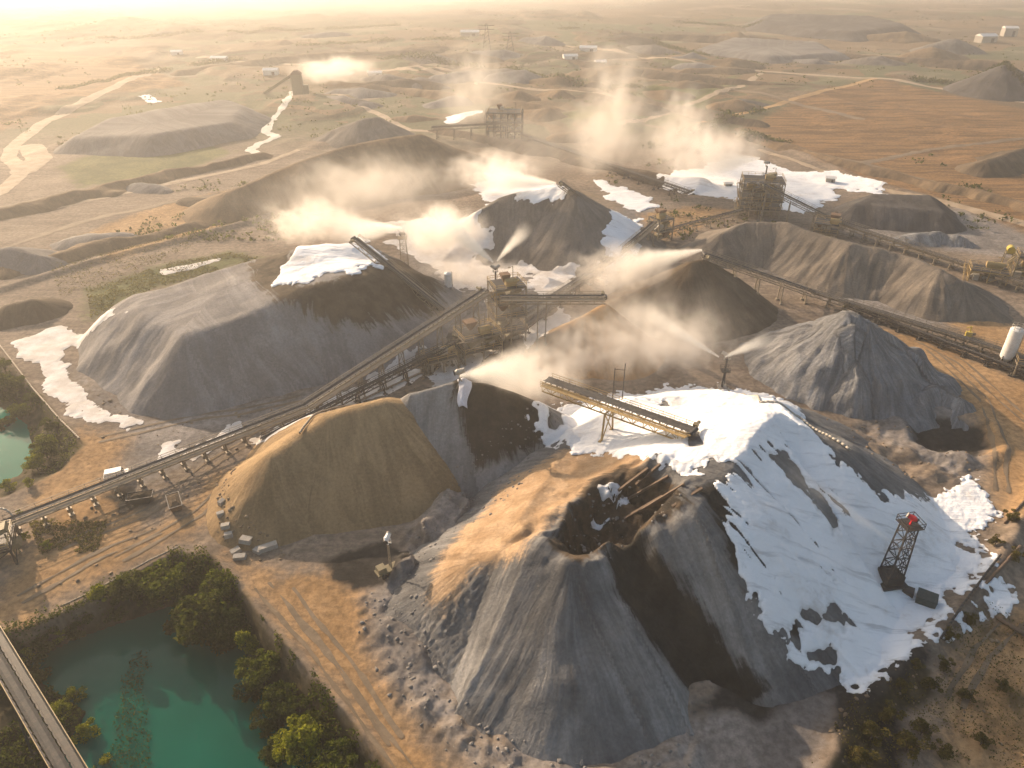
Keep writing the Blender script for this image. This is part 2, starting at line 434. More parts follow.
def earth_mat(name, c1, c2, zones=(), rill=False, big=0.06, fine=2.2, bumpy=0.42, streak=0.35, tracks=None):
    """bulk material: two tones broken up at several scales, optional colour zones (edge distance stored per vertex)"""
    t = NT(name); p = t.pos()
    n1 = t.noise(p, big, 5, 0.62); n2 = t.noise(p, fine, 5, 0.65); n3 = t.noise(p, 0.33, 4, 0.6)
    col = t.mix(t.ramp(n1, 0.34, 0.68), c1, c2)
    hsrc = t.math('ADD', t.math('MULTIPLY', n2, 0.5), n3)
    if rill:
        cx = t.n('ShaderNodeCombineXYZ')
        t.l(t.math('MULTIPLY', t.attr('rill_u'), 0.9), cx.inputs[0]); t.l(t.math('MULTIPLY', t.attr('rill_d'), 0.055), cx.inputs[1])
        nr = t.noise(cx.outputs[0], 1.0, 5, 0.7)
        k = t.math('MULTIPLY', t.math('SUBTRACT', nr, 0.5), streak * 2.2)
        col = t.mix(1.0, col, t.mix(t.ramp(nr, 0.3, 0.7), (1 - streak,) * 3, (1 + streak,) * 3), 'MULTIPLY')
        hsrc = t.math('ADD', hsrc, t.math('MULTIPLY', nr, 1.1))
        cy = t.n('ShaderNodeCombineXYZ')
        t.l(t.math('MULTIPLY', t.attr('rill_u'), 0.22), cy.inputs[0]); t.l(t.math('MULTIPLY', t.attr('rill_d'), 0.10), cy.inputs[1])
        ns = t.noise(cy.outputs[0], 1.0, 4, 0.6, 0.6)
        col = t.mix(1.0, col, t.mix(t.ramp(ns, 0.42, 0.6), (0.84,) * 3, (1.1,) * 3), 'MULTIPLY')
    for (an, a, b, amp, w) in zones:
        base = t.attr(an)
        if rill: base = t.math('ADD', base, t.math('MULTIPLY', t.math('SUBTRACT', nr, 0.5), amp * 1.3))
        f = t.math('ADD', base, t.math('MULTIPLY', t.math('SUBTRACT', t.math('ADD', t.math('MULTIPLY', n3, 0.7), t.math('MULTIPLY', n2, 0.3)), 0.5), amp))
        zc = t.mix(t.ramp(n3, 0.35, 0.65), a, b)
        col = t.mix(t.ramp(f, -w, w), col, zc)
    col = t.mix(1.0, col, t.mix(t.ramp(n2, 0.3, 0.72), (0.86,) * 3, (1.13,) * 3), 'MULTIPLY')
    nb = t.bump(hsrc, bumpy, 0.5)
    t.bsdf(col, 0.95, normal=nb, spec=0.15)
    return t.m

def simple_mat(name, col, rough=0.6, metal=0.0, wear=(0.12, 0.09, 0.06), amount=0.35, spec=0.4):
    t = NT(name); p = t.pos()
    n = t.noise(p, 1.6, 5, 0.7); n2 = t.noise(p, 9.0, 3, 0.6)
    f = t.math('MULTIPLY', t.ramp(t.math('ADD', t.math('MULTIPLY', n, 0.7), t.math('MULTIPLY', n2, 0.3)), 0.42, 0.66), amount)
    t.bsdf(t.mix(f, col, wear), rough, metal, spec=spec, normal=t.bump(n2, 0.15, 0.05))
    return t.m

M = {}
M['steel'] = simple_mat('dusty_steel', (0.25, 0.21, 0.155), 0.6, 0.2, (0.24, 0.19, 0.13), 0.6)
M['dark_steel'] = simple_mat('dark_steel', (0.05, 0.047, 0.045), 0.6, 0.3, (0.12, 0.09, 0.065), 0.35)
M['belt'] = simple_mat('rubber_belt', (0.045, 0.043, 0.042), 0.75, 0, (0.16, 0.13, 0.10), 0.4)
M['pale'] = simple_mat('pale_steel', (0.42, 0.38, 0.32), 0.5, 0.1, (0.3, 0.24, 0.17), 0.5)
M['yellow_steel'] = simple_mat('ochre_painted_steel', (0.42, 0.29, 0.12), 0.5, 0.0, (0.3, 0.21, 0.12), 0.5)
M['yellow'] = simple_mat('yellow_paint', (0.5, 0.38, 0.06), 0.4, 0, (0.35, 0.25, 0.1), 0.35)
M['red'] = simple_mat('red_paint', (0.75, 0.03, 0.04), 0.4, 0, (0.3, 0.03, 0.03), 0.3)
M['white'] = simple_mat('white_paint', (0.78, 0.76, 0.72), 0.45, 0, (0.45, 0.38, 0.3), 0.4)
M['machine'] = simple_mat('olive_machine_paint', (0.20, 0.17, 0.10), 0.6, 0.1, (0.30, 0.23, 0.14), 0.6)
M['rust'] = simple_mat('rusty_plate', (0.19, 0.11, 0.06), 0.85, 0, (0.10, 0.07, 0.05), 0.6)
M['concrete'] = simple_mat('concrete', (0.36, 0.33, 0.29), 0.9, 0, (0.22, 0.18, 0.14), 0.5)
M['timber'] = simple_mat('weathered_timber', (0.16, 0.11, 0.075), 0.9, 0, (0.07, 0.055, 0.045), 0.6)
M['glass'] = simple_mat('dark_glass', (0.02, 0.025, 0.03), 0.1, 0, (0.1, 0.08, 0.06), 0.2)
M['tyre'] = simple_mat('tyre_rubber', (0.025, 0.025, 0.025), 0.85, 0, (0.14, 0.1, 0.07), 0.4)
M['pipe'] = simple_mat('pale_pipe', (0.30, 0.24, 0.18), 0.6, 0, (0.25, 0.19, 0.13), 0.5)
M['tarp'] = simple_mat('white_tarp', (0.62, 0.62, 0.68), 0.6, 0, (0.4, 0.36, 0.34), 0.4)

# ------------------------------------------------------------------ ground sheet
ys = [-150.0, -90.0, -50.0, -20.0, 0.0, 8.0]
while ys[-1] < 6800: ys.append(ys[-1] + 0.0055 * ys[-1] + 0.2)
ys = np.array(ys)
ts = np.concatenate([[-3.0, -2.4, -2.0, -1.7, -1.5, -1.35, -1.22, -1.12], np.linspace(-1.05, 1.05, 740), [1.12, 1.22, 1.35, 1.5, 1.7, 2.0, 2.4, 3.0]])
GX = ts[None, :] * np.maximum(ys + 60, 65)[:, None]
GY = np.repeat(ys[:, None], len(ts), 1)
GZ = ground(GX, GY)

def zone(X, Y, polys, z=0.0, cap=30):
    r = np.full(X.shape, -cap, float)
    for q in polys: r = np.maximum(r, np.clip(sdf(X, Y, P2(q, z)), -cap, cap))
    return r

def lines(X, Y, ls, z=0.0, cap=30):
    r = np.full(X.shape, -cap, float)
    for q, w in ls:
        d, _, _, _ = poly_near(X, Y, P2(q, z), False)
        r = np.maximum(r, np.clip(w - d, -cap, cap))
    return r

Z_SAND = [[(225, 555), (285, 575), (330, 640), (400, 740), (460, 800), (430, 800), (340, 695)], [(-60, 640), (0, 600), (80, 558), (180, 518), (215, 470), (240, 470), (205, 525), (120, 565), (20, 615)],[(285, 575), (330, 572), (360, 590), (368, 660), (420, 740), (470, 800), (420, 820), (340, 690), (262, 590)],
          [(880, 330), (920, 335), (1000, 372), (1060, 395), (1060, 520), (1000, 520), (985, 440), (950, 385)],
          [(0, 590), (60, 500), (120, 490), (150, 510), (120, 560), (60, 590), (20, 640)],
          [(960, 640), (1000, 620), (1060, 600), (1060, 800), (930, 800), (935, 740)],
          [(80, 235), (160, 205), (235, 190), (300, 205), (215, 230), (110, 262)],
          [(640, 215), (700, 205), (735, 210), (690, 232), (655, 240)],
          [(60, 450), (80, 430), (130, 440), (90, 500), (20, 520)],
          [(900, 285), (960, 300), (1040, 340), (1040, 365), (960, 330)]]
Z_GREY = [[(60, 360), (150, 420), (300, 395), (420, 345), (480, 320), (560, 300), (600, 260), (480, 250), (400, 240), (430, 330), (250, 440), (120, 500), (130, 440)],
          [(350, 600), (400, 560), (450, 480), (540, 440), (560, 480), (430, 620), (470, 740), (640, 768), (520, 790), (380, 690)],
          [(880, 400), (990, 400), (1000, 450), (960, 480), (870, 430)],
          [(880, 205), (960, 210), (1040, 235), (1040, 260), (940, 250), (840, 235)],
          [(640, 760), (720, 700), (800, 690), (850, 690), (800, 790), (640, 800)],
          [(540, 250), (640, 200), (680, 215), (600, 270)], [(700, 250), (760, 215), (870, 250), (990, 300), (930, 330), (830, 300)]]
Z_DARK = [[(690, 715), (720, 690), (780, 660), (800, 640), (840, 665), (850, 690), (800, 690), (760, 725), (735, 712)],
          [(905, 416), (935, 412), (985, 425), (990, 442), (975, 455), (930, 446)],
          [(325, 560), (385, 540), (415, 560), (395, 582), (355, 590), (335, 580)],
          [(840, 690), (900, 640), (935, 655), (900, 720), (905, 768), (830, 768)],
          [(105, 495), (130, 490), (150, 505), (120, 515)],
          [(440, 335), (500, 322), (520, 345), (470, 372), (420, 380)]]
Z_FIELD = [[(745, 128), (800, 100), (870, 80), (1040, 112), (1040, 240), (960, 205), (860, 180)],
           [(0, 45), (120, 60), (190, 85), (60, 105), (-40, 150)]]
Z_GREEN = [[(58, 168), (100, 150), (160, 136), (215, 146), (232, 152), (180, 172), (80, 188)],
           [(85, 290), (170, 262), (230, 252), (262, 258), (150, 290), (90, 320)],
           [(560, 120), (650, 90), (740, 75), (700, 110), (620, 140)]]
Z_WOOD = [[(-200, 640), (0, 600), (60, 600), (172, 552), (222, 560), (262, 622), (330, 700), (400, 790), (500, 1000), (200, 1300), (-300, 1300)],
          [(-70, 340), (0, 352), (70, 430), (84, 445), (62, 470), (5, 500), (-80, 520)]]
at = dict(
    z_sand=zone(GX, GY, Z_SAND), z_grey=zone(GX, GY, Z_GREY), z_dark=zone(GX, GY, Z_DARK),
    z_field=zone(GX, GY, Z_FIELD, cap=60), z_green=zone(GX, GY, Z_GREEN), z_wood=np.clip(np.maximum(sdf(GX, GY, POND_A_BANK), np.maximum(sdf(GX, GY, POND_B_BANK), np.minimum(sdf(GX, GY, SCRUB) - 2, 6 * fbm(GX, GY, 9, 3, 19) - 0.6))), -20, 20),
    z_far=np.clip((GY - 330) / 20, -10, 10))
def ground_mat():
    t = NT('quarry_ground'); p = t.pos()
    n0 = t.noise(p, 0.012, 5, 0.6); n1 = t.noise(p, 0.07, 6, 0.65); n2 = t.noise(p, 0.9, 5, 0.7); n3 = t.noise(p, 0.28, 4, 0.6)
    # long wheel-track like streaks running with the haul roads
    m = t.n('ShaderNodeMapping'); t.l(p, m.inputs[0]); m.inputs['Rotation'].default_value = (0, 0, R(-28)); m.inputs['Scale'].default_value = (0.03, 0.5, 1)
    ns = t.noise(m.outputs[0], 1.0, 5, 0.6, 0.4)
    m = t.n('ShaderNodeMapping'); t.l(p, m.inputs[0]); m.inputs['Rotation'].default_value = (0, 0, R(35)); m.inputs['Scale'].default_value = (0.02, 0.22, 1)
    nf = t.noise(m.outputs[0], 1.0, 6, 0.7, 0.8)
    col = t.mix(t.ramp(n1, 0.36, 0.66), (0.165, 0.127, 0.095), (0.25, 0.195, 0.145))
    col = t.mix(t.math('MULTIPLY', t.ramp(ns, 0.45, 0.7), 0.55), col, (0.30, 0.24, 0.185))
    col = t.mix(t.math('MULTIPLY', t.ramp(n3, 0.58, 0.7), 0.6), col, (0.12, 0.095, 0.07))
    wob = t.math('SUBTRACT', t.math('ADD', t.math('MULTIPLY', n3, 0.65), t.math('MULTIPLY', n2, 0.35)), 0.5)
    def z(col, name, a, b, amp, w, nn):
        f = t.math('ADD', t.attr(name), t.math('MULTIPLY', wob, amp))
        return t.mix(t.ramp(f, -w, w), col, t.mix(t.ramp(nn, 0.35, 0.66), a, b))
    # countryside parcels
    m = t.n('ShaderNodeMapping'); t.l(p, m.inputs[0]); m.inputs['Rotation'].default_value = (0, 0, R(33)); m.inputs['Scale'].default_value = (0.006, 0.012, 1)
    vo = t.n('ShaderNodeTexVoronoi', distance='CHEBYCHEV'); t.l(m.outputs[0], vo.inputs['Vector']); vo.inputs['Scale'].default_value = 1.0
    sp = t.n('ShaderNodeSeparateColor'); t.l(vo.outputs['Color'], sp.inputs[0])
    par = t.mix(sp.outputs[0], (0.06, 0.048, 0.028), (0.17, 0.112, 0.06))
    par = t.mix(t.ramp(sp.outputs[1], 0.6, 0.75), par, (0.085, 0.095, 0.045))
    par = t.mix(t.ramp(n0, 0.5, 0.66), par, t.mix(0.5, par, (0.36, 0.28, 0.2)))
    par = t.mix(t.math('MULTIPLY', t.ramp(n1, 0.58, 0.68), 0.8), par, (0.05, 0.055, 0.03))
    col = t.mix(t.ramp(t.math('ADD', t.attr('z_far'), t.math('MULTIPLY', wob, 6)), -1, 3), col, t.mix(0.88, col, par))
    col = z(col, 'z_grey', (0.15, 0.135, 0.125), (0.27, 0.24, 0.215), 14, 3.0, n1)
    col = z(col, 'z_green', (0.075, 0.085, 0.03), (0.15, 0.15, 0.06), 14, 3.0, n1)
    col = z(col, 'z_field', (0.12, 0.072, 0.034), (0.27, 0.155, 0.07), 16, 4.0, nf)
    col = z(col, 'z_sand', (0.28, 0.17, 0.08), (0.39, 0.25, 0.13), 12, 2.5, n1)
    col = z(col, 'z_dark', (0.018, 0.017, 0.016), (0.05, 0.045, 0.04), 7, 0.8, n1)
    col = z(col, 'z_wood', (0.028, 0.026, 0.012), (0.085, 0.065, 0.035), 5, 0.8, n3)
    col = t.mix(1.0, col, t.mix(t.ramp(n2, 0.28, 0.74), (0.65,) * 3, (1.3,) * 3), 'MULTIPLY')
    nb = t.bump(t.math('ADD', t.math('MULTIPLY', n2, 0.5), t.math('ADD', t.math('MULTIPLY', n3, 0.6), t.math('MULTIPLY', ns, 0.5))), 0.6, 0.35)
    t.bsdf(col, 0.95, normal=nb, spec=0.12)
    return t.m
M['ground'] = ground_mat()
gme = np_mesh('ground', np.stack([GX, GY, GZ], -1).reshape(-1, 3), grid_tris(*GX.shape), at)
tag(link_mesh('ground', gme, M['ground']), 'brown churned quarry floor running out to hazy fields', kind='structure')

# ------------------------------------------------------------------ stockpiles
GREY1, GREY2 = (0.205, 0.192, 0.184), (0.265, 0.247, 0.235)
def pile_obj(key, name, mat, label, step, zones=None, cat='stockpile', group=None):
    p = PILES[key]; x0, x1, y0, y1 = p.bb
    X, Y = rect_grid(x0, x1, y0, y1, step)
    H, U, D = p.full(X, Y); G = ground(X, Y)
    V = np.stack([X, Y, H], -1).reshape(-1, 3); A = np.stack([U, D], -1).reshape(-1, 2)
    names = ['rill_u', 'rill_d']
    for zn, polys in (zones or {}).items():
        r = np.full(X.shape, -20.0)
        for q in polys: r = np.maximum(r, np.clip(sdf(X, Y, S2(q)), -20, 20))
        A = np.concatenate([A, r.reshape(-1, 1)], 1); names.append(zn)
    V, T, A = clip(V, grid_tris(*X.shape), (H - G).ravel() + 0.35, A)
    c = np.array([V[:, 0].mean(), V[:, 1].mean(), 0.0])
    me = np_mesh(name, V - c, T, {n: A[:, i] for i, n in enumerate(names)})
    o = link_mesh(name, me, mat); o.location = c
    return tag(o, label, cat, group)

Bz = dict(z_b=[[(447, 378), (480, 376), (540, 395), (550, 440), (505, 460), (478, 468), (462, 440), (455, 400)]])  # right flank of the grey cone: its shade painted in as near-black colour
Cz = dict(z_a=[[(430, 600), (440, 560), (500, 490), (545, 460), (580, 445), (640, 445), (655, 455), (600, 480), (560, 510), (535, 535), (520, 552), (470, 575), (445, 610)]],
          z_b=[[(598, 545), (625, 536), (650, 545), (680, 575), (715, 625), (735, 660), (770, 690), (740, 730), (712, 715), (690, 690), (650, 640), (615, 590)],  # sun shadow down the gully painted into the albedo
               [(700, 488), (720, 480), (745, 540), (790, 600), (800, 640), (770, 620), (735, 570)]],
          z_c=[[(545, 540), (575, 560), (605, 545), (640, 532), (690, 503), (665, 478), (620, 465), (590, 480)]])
Az = dict(z_a=[[(248, 268), (290, 248), (300, 285), (335, 280), (378, 262), (410, 262), (440, 285), (440, 312), (395, 318), (370, 332), (340, 325), (310, 312), (280, 300), (258, 286)]])
M['pile_a'] = earth_mat('grey_gravel_left', GREY1, GREY2, [('z_a', (0.05, 0.038, 0.026), (0.10, 0.075, 0.05), 9, 1.0)], rill=True, streak=0.10, bumpy=0.3)
M['pile_b'] = earth_mat('sandy_fines', (0.255, 0.17, 0.088), (0.32, 0.22, 0.118), rill=True, streak=0.12)
M['pile_b2'] = earth_mat('grey_fines', (0.20, 0.19, 0.18), (0.26, 0.245, 0.23), [('z_b', (0.04, 0.033, 0.025), (0.065, 0.052, 0.038), 4, 0.7)], rill=True, streak=0.12)  # z_b: flank shade put into the colour
M['pile_c'] = earth_mat('grey_gravel_front', (0.12, 0.118, 0.117), (0.25, 0.24, 0.228), [('z_a', (0.33, 0.215, 0.12), (0.45, 0.31, 0.19), 6, 1.2), ('z_b', (0.022, 0.02, 0.017), (0.04, 0.036, 0.03), 4, 0.6), ('z_c', (0.03, 0.026, 0.022), (0.10, 0.07, 0.045), 4, 0.6)], rill=True, streak=0.22, bumpy=0.55)  # z_b includes the painted gully shadow; z_a sand, z_c hollow
M['pile_d'] = earth_mat('grey_chippings', (0.13, 0.115, 0.10), (0.18, 0.16, 0.14), rill=True, streak=0.15)
M['pile_e'] = earth_mat('brown_sand', (0.26, 0.15, 0.06), (0.36, 0.21, 0.09), rill=True, streak=0.2)
M['pile_f'] = earth_mat('dark_brown_fines', (0.07, 0.052, 0.035), (0.13, 0.095, 0.062), rill=True, streak=0.2)
M['pile_g'] = earth_mat('grey_brown_mix', (0.14, 0.12, 0.10), (0.20, 0.165, 0.13), rill=True, streak=0.16)
M['pile_h'] = earth_mat('charcoal_chippings', (0.06, 0.056, 0.054), (0.10, 0.092, 0.088), rill=True, streak=0.15)
M['pile_i'] = earth_mat('blue_grey_fines', (0.18, 0.18, 0.185), (0.26, 0.255, 0.25), rill=True, streak=0.3, bumpy=1.0)
M['pile_k'] = earth_mat('overburden', (0.14, 0.095, 0.055), (0.21, 0.145, 0.085), rill=True, streak=0.1, big=0.03)
M['pile_l'] = earth_mat('pale_grey_tip', (0.15, 0.14, 0.135), (0.21, 0.195, 0.18), rill=True, streak=0.1, big=0.03)

pile_obj('A', 'gravel_stockpile', M['pile_a'], 'broad flat-topped grey gravel heap with dark brown patch behind the long conveyor', 0.55, Az)
pile_obj('B', 'sand_stockpile', M['pile_b'], 'smooth golden tan sand heap with a thin sunlit ridge', 0.4)
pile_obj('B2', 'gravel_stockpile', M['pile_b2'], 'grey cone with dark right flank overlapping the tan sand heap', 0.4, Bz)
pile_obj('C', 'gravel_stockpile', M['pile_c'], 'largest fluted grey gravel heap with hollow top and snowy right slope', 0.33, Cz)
pile_obj('D', 'chippings_stockpile', M['pile_d'], 'smooth domed grey-brown heap under the stacker at the top centre', 0.8)
pile_obj('E', 'sand_stockpile', M['pile_e'], 'small orange sand cone beneath the level gallery end', 0.5)
pile_obj('F', 'fines_stockpile', M['pile_f'], 'dark brown heap in mist below the head of the long right conveyor', 0.6)
pile_obj('G', 'gravel_stockpile', M['pile_g'], 'long lumpy grey and brown heap between the two right-hand conveyors', 0.6)
pile_obj('H', 'chippings_stockpile', M['pile_h'], 'flat-topped charcoal heap beside white ground behind the far right conveyor', 0.8)
pile_obj('I', 'fines_stockpile', M['pile_i'], 'slumped blue-grey heap with rough crest above the dark puddle', 0.42)
pile_obj('J', 'gravel_stockpile', M['pile_d'], 'small dark pointed heap in front of the distant bright plume', 1.5)
pile_obj('K', 'overburden_heap', M['pile_k'], 'long low brown earth bank behind the misty grey heaps', 1.6, cat='spoil heap')
pile_obj('L', 'spoil_heap', M['pile_l'], 'wide low grey tip beyond the green grass strip', 2.2, cat='spoil heap')
pile_obj('M', 'gravel_stockpile', M['pile_h'], 'distant bluish gravel cone at the right edge beyond brown field', 2.0)
pile_obj('N', 'spoil_heap', M['pile_h'], 'high dark terraced tip on the skyline at the upper right', 5.0, cat='spoil heap')
pile_obj('S', 'spoil_heap', M['pile_l'], 'pale low terrace in front of the dark skyline tip', 3.0, cat='spoil heap')
pile_obj('O', 'gravel_stockpile', M['pile_l'], 'low grey mound cut by the left picture edge beside the tracks', 1.0)
pile_obj('Q', 'spoil_heap', M['pile_f'], 'little dark brown mound left of the broad grey heap', 0.7, cat='spoil heap')
pile_obj('T', 'rubble_heap', M['pile_i'], 'crumbly bluish rubble bank at the foot of the charcoal heap', 0.6, cat='rubble heap')
pile_obj('V', 'spoil_heap', M['pile_f'], 'dark shrubby bank at the right edge of the brown field', 1.2, cat='spoil heap')

fh = [(372, 92, 4, 9), (420, 86, 5, 14), (455, 104, 4, 10), (520, 100, 5, 12), (548, 118, 5, 12), (575, 140, 4, 9), (640, 112, 5, 12), (665, 96, 4, 14), (700, 90, 5, 12), (560, 84, 5, 16), (505, 76, 5, 16), (620, 74, 6, 18), (735, 108, 4, 9), (150, 190, 2, 8), (205, 205, 2, 8), (95, 240, 2, 7), (430, 62, 6, 22), (930, 60, 9, 16), (880, 66, 7, 16), (950, 52, 10, 18), (790, 52, 7, 18)]
rr = random.Random(44)
for _ in range(34):
    v_ = rr.uniform(34, 120); fh.append((rr.uniform(330, 760) if rr.random() < 0.7 else rr.uniform(60, 960), v_, rr.uniform(2.5, 6) * (1 + (110 - v_) / 120), rr.uniform(8, 18) * (1 + (110 - v_) / 90)))
fh = [q for q in fh if not (760 < q[0] and 80 < q[1])]
for i, (u, v, hh, ww) in enumerate(fh):
    c = P(u, v, 0); rr = random.Random(i); a = rr.uniform(-0.6, 0.4)
    p = Pile.__new__(Pile); r1 = np.array([(c[0] - ww * math.cos(a), c[1] - ww * math.sin(a), hh * 0.6), (c[0], c[1] + rr.uniform(-3, 3), hh), (c[0] + ww * math.cos(a) * rr.uniform(0.5, 1.2), c[1] + ww * math.sin(a), hh * 0.5)])
    p.ridges = [r1]; p.plateau = None; p.slope = rr.uniform(0.35, 0.6); p.r = 1.5; p.lump = 1.6; p.rill = 0.4; p.seed = 200 + i; p.ls = 14; p.cuts = None; p.adds = None; p.coarse = 0.0; p.warp = 3.0
    m = hh / p.slope + 8; p.bb = (r1[:, 0].min() - m, r1[:, 0].max() + m, r1[:, 1].min() - m, r1[:, 1].max() + m); PILES['far%d' % i] = p
    pile_obj('far%d' % i, 'low_heap', M[rr.choice(['pile_k', 'pile_l', 'pile_f', 'pile_d', 'pile_k'])], 'low earth or gravel heap out on the hazy plain', 1.3 if v > 110 else 2.2, cat='spoil heap', group='low heaps on the hazy plain')

for i, (q, hh) in enumerate([([(-10, 219), (120, 188), (262, 157)], 2.2), ([(438, 131), (520, 147), (620, 172), (700, 188)], 2.6), ([(745, 138), (860, 170), (950, 190), (1060, 218)], 2.4), ([(560, 62), (680, 80), (800, 90)], 3.5), ([(330, 84), (450, 98), (560, 112)], 2.8), ([(620, 96), (720, 120), (760, 126)], 2.6), ([(180, 74), (300, 60), (440, 52)], 3.5), ([(590, 36), (720, 42), (860, 60), (1000, 70)], 4.5), ([(0, 275), (90, 250), (200, 226)], 1.6)]):
    r1 = np.array([P(u, v, 0)[:2] + (hh * (0.8 + 0.4 * (j % 2)),) for j, (u, v) in enumerate(q)]); p = Pile.__new__(Pile)
    p.ridges = [r1]; p.plateau = None; p.slope = 0.5; p.r = 1.0; p.lump = 1.5; p.rill = 0.3; p.seed = 300 + i; p.ls = 9; p.cuts = None; p.adds = None; p.coarse = 0.0; p.warp = 4.0
    m = hh / p.slope + 8; p.bb = (r1[:, 0].min() - m, r1[:, 0].max() + m, r1[:, 1].min() - m, r1[:, 1].max() + m); PILES['bank%d' % i] = p
    pile_obj('bank%d' % i, 'earth_embankment', M['pile_f' if i % 2 else 'pile_k'], 'long low dark earth embankment crossing the hazy plain', 0.9 if q[0][1] > 120 else 2.0, cat='embankment', group='embankments across the hazy plain')

# ------------------------------------------------------------------ draped sheets: white crust, tracks, water
def drape(name, mat, s_fn, bb, step, thick, label, kind, grow=0.5, skip=(), base=Hall, attrs=None):
    X, Y = rect_grid(*bb, step)
    s = s_fn(X, Y)
    m = s > -4 * step
    Z = np.zeros(X.shape); Z[m] = base(X[m], Y[m])
    Z = Z + 0.06 + thick * np.clip(s / grow, 0, 1)
    if thick > 0.2: Z = Z + np.clip(s / grow, 0, 1) * (0.16 * fbm(X, Y, 2.4, 3, 98) + 0.07 * fbm(X, Y, 0.7, 2, 99))
    V = np.stack([X, Y, Z], -1).reshape(-1, 3)
    V, T, A = clip(V, grid_tris(*X.shape), s.ravel(), np.stack([X, s], -1).reshape(-1, 2))
    c = np.array([V[:, 0].mean(), V[:, 1].mean(), 0.0])
    o = link_mesh(name, np_mesh(name, V - c, T, {'edge': A[:, 1]}), mat); o.location = c
    return tag(o, label, kind=kind)

def bbox(V, m=3):
    V = np.concatenate(V) if isinstance(V, list) else V
    return (V[:, 0].min() - m, V[:, 0].max() + m, V[:, 1].min() - m, V[:, 1].max() + m)

def snow_mat():
    t = NT('white_crust'); p = t.pos()
    n = t.noise(p, 0.12, 5, 0.6); n2 = t.noise(p, 1.4, 5, 0.65)
    m = t.n('ShaderNodeMapping'); t.l(p, m.inputs[0]); m.inputs['Rotation'].default_value = (0, 0, R(42)); m.inputs['Scale'].default_value = (0.12, 1.1, 0.12)
    n3 = t.noise(m.outputs[0], 1.0, 5, 0.65)
    col = t.mix(t.ramp(n, 0.3, 0.7), (0.92, 0.92, 0.925), (0.83, 0.83, 0.84))
    col = t.mix(t.math('MULTIPLY', t.ramp(n3, 0.52, 0.72), 0.6), col, (0.42, 0.41, 0.41))
    col = t.mix(t.math('MULTIPLY', t.ramp(t.math('ADD', n, t.math('MULTIPLY', n2, 0.4)), 0.76, 0.95), 0.5), col, (0.50, 0.44, 0.38))
    col = t.mix(t.math('MULTIPLY', t.ramp(t.math('ADD', t.attr('edge'), t.math('MULTIPLY', n2, 1.0)), 1.1, 0.25), 0.55), col, (0.36, 0.33, 0.30))
    nb = t.bump(t.math('ADD', n2, n3), 0.5, 0.35)
    t.bsdf(col, 0.75, normal=nb, spec=0.25)
    return t.m
M['snow'] = snow_mat()
def pale_mat(name, a, b):
    t = NT(name); p = t.pos()
    n = t.noise(p, 0.25, 5, 0.65); n2 = t.noise(p, 1.8, 4, 0.6)
    col = t.mix(t.ramp(n, 0.32, 0.66), a, b)
    t.bsdf(col, 0.85, normal=t.bump(n2, 0.4, 0.2), spec=0.2)
    return t.m
M['pale_crust'] = pale_mat('pale_dried_crust', (0.74, 0.71, 0.68), (0.55, 0.50, 0.45))

W1 = S2([(530, 425), (540, 408), (560, 402), (600, 398), (640, 392), (690, 384), (740, 388), (790, 402), (805, 420), (815, 440), (840, 464), (870, 488), (905, 494), (935, 502), (948, 488), (976, 478), (990, 506), (980, 540), (992, 570), (1012, 592), (1014, 616), (985, 632), (950, 640), (915, 645), (880, 680), (862, 690), (838, 664), (815, 668), (792, 655), (800, 640), (770, 618), (742, 575), (722, 525), (716, 494), (735, 466), (700, 462), (690, 478), (668, 472), (650, 458), (610, 452), (575, 458), (548, 448)])
SLOPE = S2([(716, 486), (735, 462), (760, 430), (785, 440), (830, 480), (862, 510), (850, 545), (810, 590), (780, 605), (745, 560)])
HOLES = [(S2([(772, 456), (784, 454), (812, 482), (840, 520), (834, 535), (818, 512), (798, 488)]), 1.2),
         (S2([(805, 612), (835, 602), (852, 622), (840, 640), (815, 632)]), 1.6), (S2([(800, 650), (815, 640), (838, 650), (830, 668), (808, 668)]), 1.0),
         (S2([(910, 640), (945, 600), (975, 580), (985, 596), (960, 640)]), 2.6), (S2([(680, 425), (702, 432), (706, 446), (688, 448)]), 0.6),
         (S2([(908, 506), (940, 510), (936, 520), (914, 515)]), 0.4), (S2([(545, 418), (566, 415), (562, 428), (548, 432)]), 0.9)]
PATCHY = S2([(905, 650), (940, 600), (985, 560), (1030, 600), (990, 650), (940, 680)])
JOIN = S2([(868, 505), (900, 500), (945, 500), (968, 496), (965, 540), (935, 575), (895, 560)])
